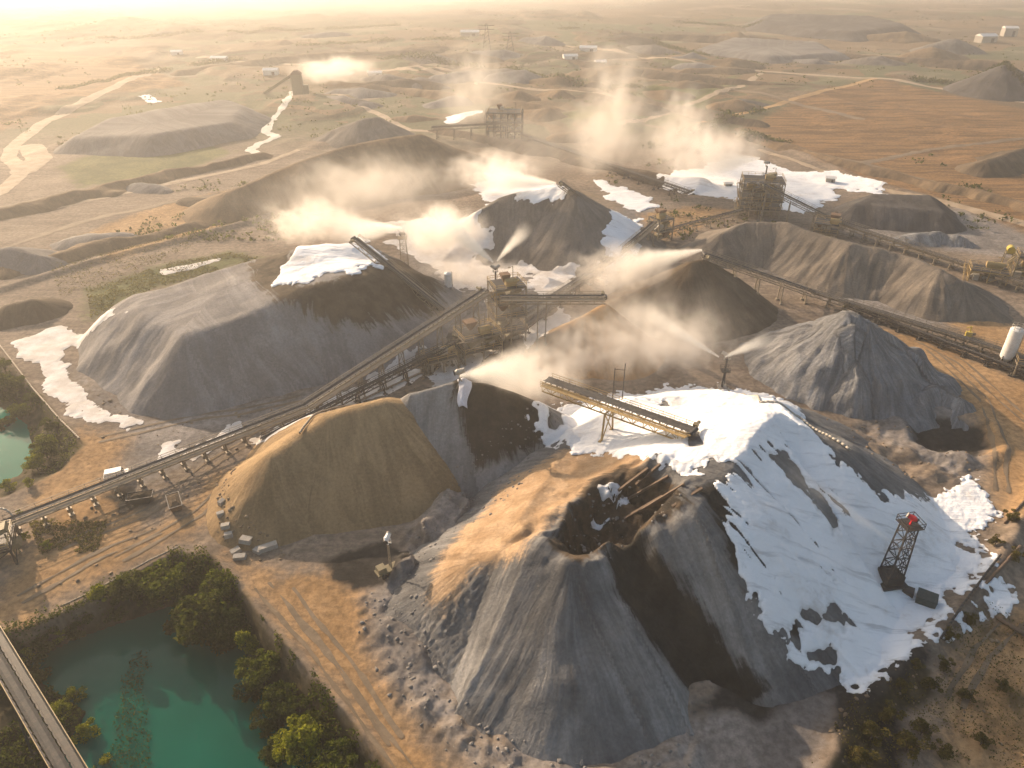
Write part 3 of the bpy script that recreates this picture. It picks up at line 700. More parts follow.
def snow_field(X, Y):
    s = sdf(X, Y, W1)
    sl = np.clip(sdf(X, Y, SLOPE) / 3 + 0.5, 0, 1)
    a = X * 0.73 - Y * 0.68; b = X * 0.68 + Y * 0.73
    st = 0.6 * fbm(b / 0.5, a / 9, 1, 3, 61) + 0.75 * fbm(b / 1.7, a / 15, 1, 3, 68)
    iso = fbm(X, Y, 5, 5, 62); fine = fbm(X, Y, 1.3, 3, 63)
    s = s + (1 - sl) * (2.6 * iso + 0.8 * fine) + sl * (10.0 * st + 0.9 * fine)
    ed = 1.9 * fbm(X, Y, 0.9, 3, 66)
    s = s + ed * np.exp(-(s / 2.4) ** 2)
    s = np.minimum(s, sl * (2.3 + 8.5 * (st + 0.15 * fine)) + (1 - sl) * (5 + 9 * fbm(X, Y, 9, 5, 67)) + ed)
    for V, k in HOLES:
        q = sdf(X, Y, V)
        s = np.minimum(s, -(q - 0.4 + k * 1.6 * fbm(X, Y, 2.6, 4, 64)))
    s = np.maximum(s, np.minimum(sdf(X, Y, JOIN) + 2.0 * fbm(X, Y, 3, 4, 72) + 0.5 * ed, 2.5))
    pt = sdf(X, Y, PATCHY)
    s = np.where(pt > 0, np.minimum(s, 6 * (fbm(X, Y, 2.2, 4, 65) + 0.22)), s)
    return s
drape('snow', M['snow'], snow_field, bbox(W1, 6), 0.21, 0.22, 'white snowy crust over the big heap and the flat round the red-topped tower', 'stuff', 0.9)

def blob(polys, amp, sc2, seed, z=None, surf=False):
    Vs = [S2(q) if surf else P2(q) for q in polys]
    def f(X, Y):
        r = np.full(X.shape, -50.0)
        n = amp * fbm(X, Y, sc2, 5, seed) + amp * 0.3 * fbm(X, Y, sc2 / 4, 3, seed + 1) + min(1.4, amp * 0.4) * fbm(X, Y, 1.1, 3, seed + 2)
        for V in Vs: r = np.maximum(r, sdf(X, Y, V))
        return r + n
    return f, bbox(Vs, 3)

f, bb = blob([[(600, 486), (612, 482), (622, 489), (616, 500), (604, 498)], [(618, 494), (634, 496), (630, 508), (617, 506)], [(593, 517), (606, 522), (600, 528), (591, 523)]], 1.0, 2.5, 69, surf=True)
drape('snow', M['snow'], f, bb, 0.2, 0.22, 'small white patches in the hollow of the big heap', 'stuff', 0.5)
f, bb = blob([[(268, 278), (285, 262), (308, 250), (360, 240), (384, 258), (360, 272), (335, 276), (300, 284), (282, 286)]], 7, 5, 70, surf=True)
drape('snow', M['snow'], f, bb, 0.4, 0.3, 'white crust on the crest of the broad left heap', 'stuff', 0.8)
f, bb = blob([[(14, 342), (50, 328), (105, 314), (128, 312), (70, 345), (60, 362), (75, 385), (105, 408), (142, 424), (120, 425), (85, 424), (55, 398), (40, 370), (20, 356)]], 2.4, 5, 72, surf=True)
drape('snow', M['pale_crust'], f, bb, 0.4, 0.12, 'pale crust along the left foot of the broad grey heap', 'stuff', 0.8)
f, bb = blob([[(366, 384), (398, 362), (428, 350), (414, 366), (384, 386)], [(250, 440), (330, 404), (352, 410), (270, 454)], [(418, 376), (470, 350), (502, 350), (445, 388)], [(518, 334), (560, 308), (580, 320), (530, 350)], [(178, 452), (240, 424), (252, 434), (190, 464)], [(590, 275), (625, 250), (640, 256), (605, 285)], [(310, 412), (345, 392), (382, 378), (430, 362), (440, 368), (390, 395), (335, 420)], [(160, 446), (180, 440), (178, 456), (165, 458)], [(195, 440), (222, 430), (215, 440)]], 2.6, 4, 74)
drape('snow', M['pale_crust'], f, bb, 0.45, 0.12, 'broken pale crust beside the long belt conveyor', 'stuff', 0.6)
f, bb = blob([[(652, 182), (690, 170), (750, 158), (790, 172), (830, 172), (890, 186), (880, 195), (840, 190), (815, 215), (770, 212), (735, 198), (690, 196)]], 9, 9, 76)
drape('snow', M['snow'], f, bb, 0.9, 0.3, 'white crust around the crusher house and mast at the upper right', 'stuff', 1.5)
f, bb = blob([[(160, 270), (185, 264), (225, 256), (222, 260), (190, 270), (165, 275)]], 1.5, 6, 78)
drape('snow', M['pale_crust'], f, bb, 0.6, 0.12, 'thin pale strip on the grass behind the broad grey heap', 'stuff', 0.8)
f, bb = blob([[(470, 182), (500, 174), (556, 186), (560, 200), (520, 205)], [(590, 178), (625, 190), (660, 206), (640, 212), (610, 200)], [(628, 218), (648, 214), (632, 250), (610, 272), (600, 265)]], 6, 7, 80, surf=True)
drape('snow', M['snow'], f, bb, 0.7, 0.25, 'white crust around the domed grey heap under the stacker', 'stuff', 1.0)
f, bb = blob([[(385, 225), (430, 215), (470, 230), (480, 262), (520, 275), (590, 270), (560, 295), (470, 300), (440, 290), (420, 262)]], 9, 9, 82)
drape('snow', M['pale_crust'], f, bb, 0.6, 0.15, 'pale flat ground round the misty masts in the middle', 'stuff', 1.0)
f, bb = blob([[(440, 118), (470, 113), (482, 118), (465, 124), (445, 124)], [(318, 74), (345, 66), (352, 74), (330, 80)], [(140, 98), (150, 95), (162, 102), (150, 104)]], 6, 14, 84)
drape('snow', M['snow'], f, bb, 2.2, 0.3, 'small far white patches between the distant heaps', 'stuff', 1.5)

def strip(name, pts, w, mat, label, step, surf=False, amp=0.8, kind='structure'):
    V = S2(pts) if surf else P2(pts)
    def f(X, Y):
        d, _, _, _ = poly_near(X, Y, V, False)
        return w - d + amp * fbm(X, Y, 6, 4, 90) + amp * 0.4 * fbm(X, Y, 1.6, 3, 91)
    return drape(name, mat, f, bbox(V, w + 2), step, 0.05, label, kind, 1.0, base=ground)

M['track'] = pale_mat('pale_track', (0.40, 0.31, 0.22), (0.30, 0.225, 0.15))
M['dtrack'] = pale_mat('dark_track', (0.16, 0.12, 0.08), (0.22, 0.165, 0.11))
M['ochre'] = pale_mat('ochre_track', (0.42, 0.27, 0.13), (0.34, 0.21, 0.10))
M['stream'] = pale_mat('milky_stream', (0.70, 0.66, 0.58), (0.58, 0.53, 0.46))
strip('dirt_road', [(-60, 215), (0, 192), (24, 172), (8, 158), (14, 145), (45, 122), (75, 110), (100, 98), (130, 85), (160, 70)], 3.2, M['track'], 'pale dirt road curving past the green strip on the left', 1.0)
strip('dirt_track', [(24, 172), (40, 160), (30, 146)], 5, M['track'], 'pale dirt turning area by the curving road', 1.0)
strip('haul_road', [(-30, 224), (60, 206), (140, 190), (215, 174), (262, 164), (300, 150)], 1.7, M['track'], 'straight pale haul road below the green strip', 0.8)
strip('haul_road', [(-30, 212), (60, 196), (140, 181), (215, 167), (250, 160)], 1.3, M['dtrack'], 'dark track alongside the straight haul road', 0.8)
strip('haul_road', [(-20, 282), (60, 262), (140, 240), (230, 216), (330, 198), (450, 170)], 1.8, M['dtrack'], 'dark haul road behind the broad grey heap', 0.6)
strip('stream', [(292, 92), (288, 108), (270, 122), (266, 132), (276, 138), (258, 144), (250, 150), (262, 156)], 1.9, M['stream'], 'milky winding stream between far tips', 1.0, amp=2.2)
strip('dirt_road', [(330, 95), (380, 115), (408, 130), (440, 132), (520, 150), (600, 168), (690, 190), (740, 200)], 2.2, M['track'], 'pale road passing the far loading station', 0.9)
strip('haul_road', [(720, 138), (780, 148), (860, 165), (940, 185), (1060, 212)], 2.6, M['dtrack'], 'dark haul road along the brown field', 0.9)
strip('dirt_road', [(760, 150), (860, 185), (950, 206), (1060, 236)], 1.6, M['track'], 'pale track below the brown field', 0.8)
strip('dirt_road', [(560, 45), (640, 58), (700, 66), (800, 74), (880, 80), (960, 92), (1060, 108)], 3.0, M['track'], 'far pale road along the top of the brown field', 1.6)
strip('dirt_road', [(690, 125), (750, 112), (820, 95), (875, 80)], 2.0, M['ochre'], 'far ochre track at the left edge of the brown field', 1.4)

for i, (pts, w, m) in enumerate([
    ([(300, 150), (400, 160), (500, 172), (600, 196)], 2.0, 'dtrack'), ([(440, 92), (520, 106), (640, 124), (740, 140)], 2.4, 'dtrack'), ([(400, 70), (520, 88), (640, 100), (700, 112)], 2.2, 'track'),
    ([(620, 130), (690, 104), (740, 88), (760, 74)], 2.2, 'track'), ([(330, 110), (420, 84), (520, 66), (640, 58)], 3.0, 'dtrack'), ([(160, 205), (250, 190), (380, 168), (470, 156)], 1.4, 'dtrack'),
    ([(0, 250), (80, 222), (160, 206)], 1.4, 'dtrack'), ([(560, 60), (640, 78), (760, 96), (860, 120)], 2.4, 'dtrack'), ([(860, 165), (930, 150), (1040, 140)], 1.6, 'dtrack'), ([(200, 60), (330, 66), (450, 80)], 3.0, 'track')]):
    strip('far_track', pts, w, M[m], 'far track crossing the hazy plain', 1.2, amp=1.6)
ruts = [[(60, 545), (150, 512), (215, 462), (300, 410)], [(262, 585), (310, 640), (360, 712), (420, 790)], [(285, 590), (340, 660), (395, 740)], [(120, 560), (200, 512), (240, 470)], [(930, 350), (985, 398), (1004, 450), (998, 490)], [(900, 330), (960, 362), (1030, 420)], [(20, 600), (90, 560), (160, 530)], [(100, 440), (190, 420), (300, 400)], [(960, 700), (985, 650), (1020, 620)]]
for q in ruts:
    V = P2(q); d = V[-1] - V[0]; nrm = np.array([-d[1], d[0]]) / np.hypot(*d)
    for o in (-0.95, 0.95):
        W = V + nrm * o
        def f(X, Y, W=W):
            dd, _, _, _ = poly_near(X + 0.8 * fbm(X, Y, 9, 2, 95), Y + 0.8 * fbm(X, Y, 9, 2, 96), W, False)
            return 0.27 - dd + 0.35 * fbm(X, Y, 3.5, 3, 97)
        drape('wheel_rut', M['dtrack'], f, bbox(W, 2), 0.2, 0.02, 'dark wheel ruts pressed into the haul roads', 'structure', 0.3, base=ground)

def water_mat(name, c):
    t = NT(name); p = t.pos()
    n = t.noise(p, 0.5, 4, 0.6); n1 = t.noise(p, 0.05, 3, 0.5)
    t.bsdf(t.mix(t.ramp(n1, 0.3, 0.7), c, tuple(k * 0.7 for k in c)), 0.08, normal=t.bump(n, 0.05, 0.1), spec=0.1)
    return t.m
M['water'] = water_mat('teal_water', (0.0, 0.105, 0.07))
M['water_far'] = water_mat('green_water', (0.0, 0.16, 0.11))
def flat(name, poly, z, mat, label):
    V = [(x, y, 0) for x, y in poly]; me = bpy.data.meshes.new(name)
    me.from_pydata(V, [], [tuple(range(len(V)))]); me.update()
    o = link_mesh(name, me, mat); o.location = (0, 0, z)
    return tag(o, label, kind='structure')
def grow(V, k):
    c = V.mean(0); d = V - c; L = np.linalg.norm(d, axis=1, keepdims=True)
    return c + d * (1 + k / L)
flat('water', grow(POND_A, 1.5), -5.0, M['water'], 'dark teal pond water below the wooded bank')
flat('water', grow(POND_B, 1.2), -3.0, M['water_far'], 'bright green pond water at the left picture edge')
#--PART2--

# ------------------------------------------------------------------ belt conveyors
def conveyor(name, label, a, b, width=1.5, depth=1.1, legs=6, mat='steel', cat='conveyor', rails=True, walk=True, twin=0.0, hood=0, panel=2.4, group=None, legw=0.22, drum=True, leg_range=(0.06, 0.92), rail_mat=None, leg_spread=1.5):
    a = np.array(a, float); b = np.array(b, float)
    d = b - a; L = np.linalg.norm(d); d /= L
    base = a.copy(); base[2] = hz(a[0], a[1])
    root = empty(name, tuple(base)); tag(root, label, cat, group)
    a0 = a - base; r = np.array([d[1], -d[0], 0.0]); r /= np.linalg.norm(r); u = np.cross(r, d)
    n = max(2, int(L / panel)); W = width / 2
    def at_(s, o=0.0, h=0.0): return a0 + d * s + r * o + u * h
    tr = MB()
    for o in (-W, W):
        tr.bar(at_(0, o, 0), at_(L, o, 0), 0.16, 0.2); tr.bar(at_(0, o, -depth), at_(L, o, -depth), 0.16, 0.2)
        for i in range(n):
            s0, s1 = L * i / n, L * (i + 1) / n
            tr.bar(at_(s0, o, -depth), at_(s0, o, 0), 0.1)
            if i % 2: tr.bar(at_(s0, o, -depth), at_(s1, o, 0), 0.09)
            else: tr.bar(at_(s0, o, 0), at_(s1, o, -depth), 0.09)
    for i in range(n + 1):
        tr.bar(at_(L * i / n, -W, -depth), at_(L * i / n, W, -depth), 0.1)
    tr.build('truss', M[mat], root)
    bl = MB(); m = W * 0.72
    k = [(-m, 0.34), (-m * 0.45, 0.16), (m * 0.45, 0.16), (m, 0.34)]
    vs = []
    for s in (0, L):
        for h in (0, -0.05): vs += [at_(s, o, z + h) for o, z in k]
    bl.add(vs, [(0, 1, 9, 8), (1, 2, 10, 9), (2, 3, 11, 10), (12, 13, 5, 4), (13, 14, 6, 5), (14, 15, 7, 6), (0, 8, 12, 4), (11, 3, 7, 15), (3, 2, 6, 7), (2, 1, 5, 6), (1, 0, 4, 5), (8, 9, 13, 12), (9, 10, 14, 13), (10, 11, 15, 14)])
    bl.build('belt', M['belt'], root)
    ro = MB()
    for i in range(int(L / 1.25)):
        s = 0.6 + i * 1.25
        ro.bar(at_(s, -W, 0.12), at_(s, W, 0.12), 0.09)
        for o in (-1, 1): ro.bar(at_(s, o * W * 0.98, 0.05), at_(s, o * W * 0.8, 0.42), 0.07)
    for o in (-1, 1): ro.bar(at_(0.3, o * W * 0.94, 0.11), at_(L - 0.3, o * W * 0.94, 0.11), 0.1)
    ro.build('idler_frame', M['dark_steel'], root)
    if walk:
        wk = MB(); wk.bar(at_(0.4, W + 0.5, -0.15), at_(L - 0.4, W + 0.5, -0.15), 0.8, 0.06)
        for i in range(n): wk.bar(at_(L * i / n + 0.3, W, -0.24), at_(L * i / n + 0.3, W + 0.95, -0.24), 0.08)
        wko = wk.build('walkway', M[mat], root)
    if rails:
        rl = MB()
        for o in ([W + 0.92] if walk else []) + [-W - 0.12]:
            for h in (0.95, 0.5): rl.bar(at_(0.4, o, h - 0.1), at_(L - 0.4, o, h - 0.1), 0.07)
            for i in range(n + 1):
                s = min(max(L * i / n, 0.4), L - 0.4)
                rl.bar(at_(s, o, -0.2), at_(s, o, 0.9), 0.06)
        rl.build('handrail', M[rail_mat or mat], wko if walk else root)
    if drum:
        dm = MB(); dm.tube(at_(L - 0.1, -W * 0.9, 0.0), at_(L - 0.1, W * 0.9, 0.0), 0.36, n=14); dmo = dm.build('head_drum', M['dark_steel'], root)
        mo = MB(); c = at_(L - 0.6, -W - 0.55, 0.15)
        mo.box(c, (0.7, 0.7, 0.6), math.atan2(d[1], d[0])); mo.tube(c + r * -0.3, c + r * -1.1, 0.28, n=10); mo.build('drive_motor', M['machine'], dmo)
    if hood:
        hd = MB(); s0 = L * (1 - hood); pr = []
        for s in (s0, L - 0.2):
            for i in range(7):
                t = math.pi * i / 6
                pr.append(at_(s, W * 1.02 * math.cos(t), 0.3 + 0.75 * math.sin(t)))
        hd.add(pr, [(i, i + 1, 8 + i, 7 + i) for i in range(6)]); hd.build('belt_hood', M['pale'], root)
    for i in range(legs):
        s = L * (leg_range[0] + (leg_range[1] - leg_range[0]) * (i / max(legs - 1, 1)))
        top = a + d * s - u * depth
        h = top[2] - hz(top[0], top[1])
        if h < 0.35: continue
        lg = MB(); tp = at_(s, 0, -depth); sp = W + min(h, 9) * 0.10 * leg_spread / 1.5
        ft = []
        for o in (-1, 1):
            f = np.array([top[0], top[1], 0]) + r * o * sp
            f[2] = hz(f[0], f[1]) - 0.15
            ft.append(f - base)
            lg.bar(tp + r * o * W, f - base, legw)
            lg.box(f - base + (0, 0, 0.2), (0.8, 0.8, 0.5), math.atan2(d[1], d[0]))
        k = max(1, int(h / 3.2))
        for j in range(k):
            p0 = [tp + r * o * W + (ft[q] - tp - r * o * W) * (j / k) for q, o in enumerate((-1, 1))]
            p1 = [tp + r * o * W + (ft[q] - tp - r * o * W) * ((j + 1) / k) for q, o in enumerate((-1, 1))]
            lg.bar(p0[0], p0[1], legw * 0.7); lg.bar(p0[0], p1[1], legw * 0.5); lg.bar(p0[1], p1[0], legw * 0.5)
        lg.build('support_leg', M[mat], root)
    return root, at_, L

V3 = S3 = P
def onto(u, v, h):
    x, y, z = S(u, v); return (x, y, z + h)

conveyor('belt_conveyor', 'long low belt conveyor running in from the left edge past the broad heap', V3(2, 524, 2.6), V3(306, 406, 3.0), width=1.5, depth=0.9, legs=14, walk=True, mat='steel', leg_range=(0.03, 0.97), drum=False)
conveyor('belt_conveyor', 'inclined belt conveyor climbing from the long low one to the central tower', V3(304, 407, 3.0), V3(486, 290, 13.5), width=1.5, depth=1.0, legs=9, walk=True, mat='steel', leg_range=(0.05, 0.93))
conveyor('belt_conveyor', 'lower belt conveyor running close in front of the inclined one', V3(262, 440, 1.5), V3(462, 338, 5.0), width=1.3, depth=0.8, legs=8, walk=False, mat='dark_steel')
conveyor('belt_conveyor', 'big dark belt conveyor with pale handrails crossing the lower left corner', V3(90, 815, 7.5), V3(-42, 590, 7.5), width=1.6, depth=1.5, legs=3, mat='dark_steel', walk=True, rail_mat='yellow_steel', leg_range=(0.1, 0.9))
conveyor('gallery_conveyor', 'level conveyor gallery reaching right from the central tower over the orange cone', V3(500, 297, 13.6), V3(606, 297, 14.2), width=1.5, depth=1.3, legs=2, mat='steel', leg_range=(0.36, 0.44), hood=0.0)
conveyor('stacker_conveyor', 'ochre lattice stacker reaching over the white crust of the big heap', V3(546, 380, 13.5), V3(694, 432, 15.2), width=2.4, depth=1.7, legs=1, mat='yellow_steel', leg_range=(0.46, 0.5), legw=0.3, panel=2.0)
conveyor('stacker_conveyor', 'steep stacker climbing to the white crest of the broad left heap', V3(444, 311, 4), V3(353, 238, 19), width=1.5, depth=1.1, legs=3, mat='steel', leg_range=(0.1, 0.55))
conveyor('stacker_conveyor', 'stacker climbing the right flank of the smooth domed heap', V3(636, 237, 3), V3(560, 182, 18.5), width=1.6, depth=1.1, legs=3, mat='steel', leg_range=(0.1, 0.6))
conveyor('belt_conveyor', 'straight belt conveyor running from the central tower back to the small drive house', V3(486, 338, 3.0), V3(612, 258, 3.2), width=1.5, depth=0.8, legs=8, mat='steel', walk=True)
conveyor('belt_conveyor', 'second belt conveyor running beside the straight one behind the level gallery', V3(520, 330, 2.0), V3(606, 262, 2.2), width=1.2, depth=0.7, legs=6, mat='dark_steel', walk=False)
conveyor('belt_conveyor', 'short inclined belt rising to the small drive house', V3(612, 258, 2.5), V3(655, 222, 8.5), width=1.5, depth=1.0, legs=3, mat='steel')
conveyor('belt_conveyor', 'low belt conveyor from the drive house towards the crusher house', V3(662, 231, 2.2), V3(742, 210, 3.4), width=1.6, depth=0.8, legs=6, mat='steel', walk=False)
conveyor('belt_conveyor', 'inclined belt conveyor feeding the top of the crusher house', V3(846, 226, 2.4), V3(762, 184, 12.0), width=1.7, depth=1.2, legs=4, mat='steel')
conveyor('belt_conveyor', 'long belt conveyor from the crusher feed to the yellow machines', V3(1075, 300, 2.2), V3(838, 222, 3.2), width=2.0, depth=1.0, legs=14, mat='steel', walk=True)
conveyor('belt_conveyor', 'long low belt conveyor running past the white silo', V3(1085, 376, 2.0), V3(812, 291, 2.6), width=1.9, depth=1.0, legs=14, mat='steel', walk=True, drum=False)
conveyor('stacker_conveyor', 'rising belt conveyor ending in mist above the dark brown heap', V3(814, 292, 2.6), V3(704, 254, 13.2), width=1.9, depth=1.1, legs=5, mat='steel', walk=True)
conveyor('belt_conveyor', 'lower return belt running just in front of the long silo conveyor', V3(1085, 395, 1.5), V3(846, 304, 1.6), width=1.3, depth=0.6, legs=10, mat='dark_steel', walk=False)
conveyor('belt_conveyor', 'far level belt conveyor leading to the distant loading station', V3(432, 127, 5), V3(512, 123, 8), width=2.2, depth=1.4, legs=5, mat='dark_steel', panel=4)
conveyor('belt_conveyor', 'far ground belt conveyor running from the loading station past the domed heap', V3(520, 134, 3), V3(690, 192, 3), width=2.2, depth=1.2, legs=12, mat='dark_steel', panel=4, walk=False)

# ------------------------------------------------------------------ plant houses
def plant(name, label, pos, size, floors, rz=0.0, cat='plant tower', mat='steel', seed=1, fl_h=3.2, roof=False, extras=True):
    rnd = random.Random(seed)
    base = (pos[0], pos[1], hz(pos[0], pos[1]) - 0.1)
    root = empty(name, base, rz); tag(root, label, cat)
    w, d = size; H = floors * fl_h
    cf = MB(); nx, ny = max(2, int(w / 3.2) + 1), max(2, int(d / 3.2) + 1)
    xs = [-w / 2 + w * i / (nx - 1) for i in range(nx)]; yy = [-d / 2 + d * i / (ny - 1) for i in range(ny)]
    for x in xs:
        for y in yy: cf.bar((x, y, 0), (x, y, H), 0.28)
    for f in range(1, floors + 1):
        z = f * fl_h
        for x in xs: cf.bar((x, -d / 2, z - 0.2), (x, d / 2, z - 0.2), 0.2, 0.3)
        for y in yy: cf.bar((-w / 2, y, z - 0.22), (w / 2, y, z - 0.22), 0.2, 0.3)
        for side in (-1, 1):
            i = rnd.randrange(nx - 1); cf.bar((xs[i], side * d / 2, z - fl_h), (xs[i + 1], side * d / 2, z - 0.3), 0.13)
            i = rnd.randrange(ny - 1); cf.bar((side * w / 2, yy[i], z - fl_h), (side * w / 2, yy[i + 1], z - 0.3), 0.13)
    cf.build('column_frame', M[mat], root)
    for f in range(1, floors + 1):
        z = f * fl_h; dk = MB(); ww = w * rnd.uniform(0.92, 1.12); dd = d * rnd.uniform(0.92, 1.12)
        dk.box((0, 0, z), (ww, dd, 0.12)); dko = dk.build('deck', M['dark_steel'], root)
        rl = MB(); c = [(-ww / 2, -dd / 2, z + 0.05), (ww / 2, -dd / 2, z + 0.05), (ww / 2, dd / 2, z + 0.05), (-ww / 2, dd / 2, z + 0.05)]
        rl.rail(c + c[:1], 1.05, 0.08); rl.build('handrail', M['yellow_steel'], dko)
    for f in range(floors + 1):
        z = f * fl_h + (0.06 if f else 0)
        for j in range((4 if w > 8 else 3 if w > 5 else 2) if f < floors else 2):
            x = rnd.uniform(-w / 2.6, w / 3); y = rnd.uniform(-d / 4, d / 4); k = rnd.choice(['hopper', 'screen', 'drum', 'box'])
            mb = MB(); q = rnd.uniform(0.8, 1.15)
            if k == 'hopper':
                mb.frustum((x, y, z + 0.5), (0.7, 0.7), (2.4 * q, 2.2 * q), 1.6); mb.box((x, y, z + 2.3), (2.5 * q, 2.3 * q, 0.5)); mb.build('feed_hopper', M['rust'], root)
            elif k == 'screen':
                vs = mb; vs.bar((x - 1.7, y, z + 0.9), (x + 1.7, y, z + 1.9), 1.9, 0.8)
                for sx in (-1.3, 1.3):
                    for sy in (-0.8, 0.8): mb.tube((x + sx, y + sy, z + 0.08), (x + sx, y + sy, z + 1.1), 0.14, n=8)
                mb.tube((x - 0.2, y - 1.3, z + 1.5), (x - 0.2, y + 1.3, z + 1.5), 0.26); mb.build('vibrating_screen', M['machine'], root)
            elif k == 'drum':
                mb.tube((x - 1.3, y, z + 1.0), (x + 1.3, y, z + 1.0), 0.75, n=14); mb.box((x, y, z + 0.3), (2.2, 1.1, 0.5)); mb.tube((x + 1.3, y, z + 1.0), (x + 2.0, y, z + 1.0), 0.3); mb.build('drive_gearbox', M['yellow_steel'], root)
            else:
                mb.box((x, y, z + 0.85), (1.7 * q, 1.4, 1.6)); mb.bar((x - 0.6, y, z + 1.5), (x - 1.8, y + 0.3, z + 0.2), 0.7, 0.6); mb.build('chute_box', M['pale'], root)
    if extras:
        st = MB()
        for f in range(floors):
            z = f * fl_h; x0 = -w / 2 - 0.7; y0, y1 = (-d / 2, d / 2) if f % 2 == 0 else (d / 2, -d / 2)
            for o in (-0.4, 0.4): st.bar((x0 + o, y0, z), (x0 + o, y1, z + fl_h), 0.12, 0.25)
            for i in range(12):
                t = (i + 0.5) / 12; st.box((x0, y0 + (y1 - y0) * t, z + fl_h * t), (0.8, 0.26, 0.04))
            for o in (-0.45, 0.45): st.bar((x0 + o, y0, z + 1), (x0 + o, y1, z + fl_h + 1), 0.06)
        st.build('stair_flight', M[mat], root)
        ps = MB(); ps.bar((w * 0.3, d * 0.3, H), (w * 0.3, d * 0.3, H + 3.2), 0.14); ps.bar((w * 0.3, d * 0.3, H + 3.1), (w * 0.3 - 0.8, d * 0.3, H + 3.1), 0.1)
        ps.box((w * 0.3 - 0.9, d * 0.3, H + 3.0), (0.5, 0.3, 0.15)); ps.build('lamp_post', M[mat], root)
    if roof:
        rf = MB(); rf.box((0, 0, H + 2.0), (w * 0.9, d * 0.8, 0.12))
        for x in (-w * .4, w * .4):
            for y in (-d * .35, d * .35): rf.bar((x, y, H), (x, y, H + 2), 0.14)
        rf.build('roof', M['pale'], root)
    return root

def gp(u, v): return P(u, v, 0)[:2]
plant('transfer_tower', 'tall central steel transfer tower where the conveyors meet', gp(507, 338), (7, 6), 4, R(20), seed=3, fl_h=3.5)
plant('screening_plant', 'tangled steel screening plant at the foot of the central transfer tower', gp(478, 355), (9, 6), 2, R(28), seed=5, cat='screening plant', fl_h=3.0)
plant('screening_plant', 'low ochre machinery frame left of the central screening plant under the long conveyor', gp(440, 368), (7, 4.5), 1, R(28), seed=8, cat='screening plant')
plant('drive_house', 'small steel drive house at the top of the short inclined belt', gp(659, 241), (5.5, 5), 2, R(30), seed=11, cat='drive house', fl_h=3.4)
plant('crusher_house', 'tall multi-deck crusher house in front of the far white ground', gp(757, 214), (13, 9), 4, R(-10), seed=13, cat='crusher house', fl_h=3.0)
plant('transfer_station', 'open transfer station where the crusher feed meets the long conveyor', gp(824, 238), (7, 5), 2, R(-25), seed=17, cat='transfer station', fl_h=2.6)
plant('loading_station', 'distant dark loading station behind the misty heaps', gp(505, 138), (16, 10), 3, R(-5), seed=19, cat='loading station', mat='dark_steel', fl_h=4)
plant('screening_plant', 'yellowish screening machine at the right edge end of the long conveyor', gp(985, 280), (9, 5), 1, R(-22), seed=23, cat='screening plant', mat='yellow_steel')
plant('screening_plant', 'tall yellowish machine frame cut by the right picture edge', gp(1022, 278), (6, 5), 2, R(-22), seed=29, cat='screening plant', mat='machine')
plant('transfer_station', 'dark transfer station at the left edge below the long conveyor end', gp(0, 556), (5, 6), 1, R(25), seed=31, cat='transfer station', mat='dark_steel', extras=False)
plant('screening_plant', 'low rusty machine beside the white silo foot', gp(1030, 375), (7, 4), 1, R(-22), seed=37, cat='screening plant', extras=False)

def surf_at(x, y): return np.array([x, y, hz(x, y)])

# white silo
x, y = gp(1003, 366); root = empty('silo', (x, y, hz(x, y)), R(-20)); tag(root, 'upright white silo with conical foot beside the right-hand conveyor', 'silo')
mb = MB(); mb.tube((0, 0, 2.4), (0, 0, 9.0), 1.35, n=28); mb.tube((0, 0, 9.0), (0, 0, 9.5), 1.35, 0.5, n=28); mb.build('shell', M['white'], root)
mb = MB(); mb.tube((0, 0, 0.9), (0, 0, 2.4), 0.35, 1.35, n=28); mb.build('cone', M['white'], root)
for i in range(4):
    t = math.pi / 4 + i * math.pi / 2; mb = MB(); c, s = math.cos(t) * 1.3, math.sin(t) * 1.3
    mb.bar((c, s, 0), (c, s, 2.9), 0.22); mb.bar((c, s, 0.3), (math.cos(t + math.pi / 2) * 1.3, math.sin(t + math.pi / 2) * 1.3, 2.2), 0.1); mb.build('leg', M['dark_steel'], root)
mb = MB()
for o in (-0.25, 0.25): mb.bar((1.5, o, 0.2), (1.5, o, 9.7), 0.07)
for i in range(24): mb.bar((1.5, -0.25, 0.5 + i * 0.38), (1.5, 0.25, 0.5 + i * 0.38), 0.05)
mb.build('ladder', M['pale'], root)
mb = MB(); mb.rail([(math.cos(t) * 1.25, math.sin(t) * 1.25, 9.1) for t in np.linspace(0, 2 * math.pi, 9)], 1.0, 0.06); mb.build('handrail', M['pale'], root)
mb = MB(); mb.tube((0, 0, 0.4), (-2.6, 0.5, 0.9), 0.3, n=12); mb.box((-2.9, 0.5, 0.7), (1.2, 1.4, 1.2)); mb.build('screw_feeder', M['rust'], root)

# yellow machine and hopper
x, y = gp(1004, 268); root = empty('feed_hopper', (x, y, hz(x, y)), R(-25)); tag(root, 'bright yellow drum head above the yellowish machine at the right edge', 'hopper')
mb = MB(); mb.tube((0, -1.1, 5.3), (0, 1.1, 5.3), 1.0, n=18); mb.build('drum', M['yellow'], root)
mb = MB()
for sx in (-1.1, 1.1):
    for sy in (-0.9, 0.9): mb.bar((sx * 1.2, sy, 0), (sx * 0.8, sy, 4.9), 0.2)
mb.bar((-1, -0.9, 2.5), (1, 0.9, 2.5), 0.15); mb.bar((-1, 0.9, 2.5), (1, -0.9, 2.5), 0.15); mb.box((0, 0, 4.3), (2.2, 2.2, 0.25)); mb.build('frame', M['machine'], root)
mb = MB(); mb.bar((1, 0, 4.6), (7.5, 0, 1.4), 1.2, 0.5); mb.build('feed_boom', M['machine'], root)

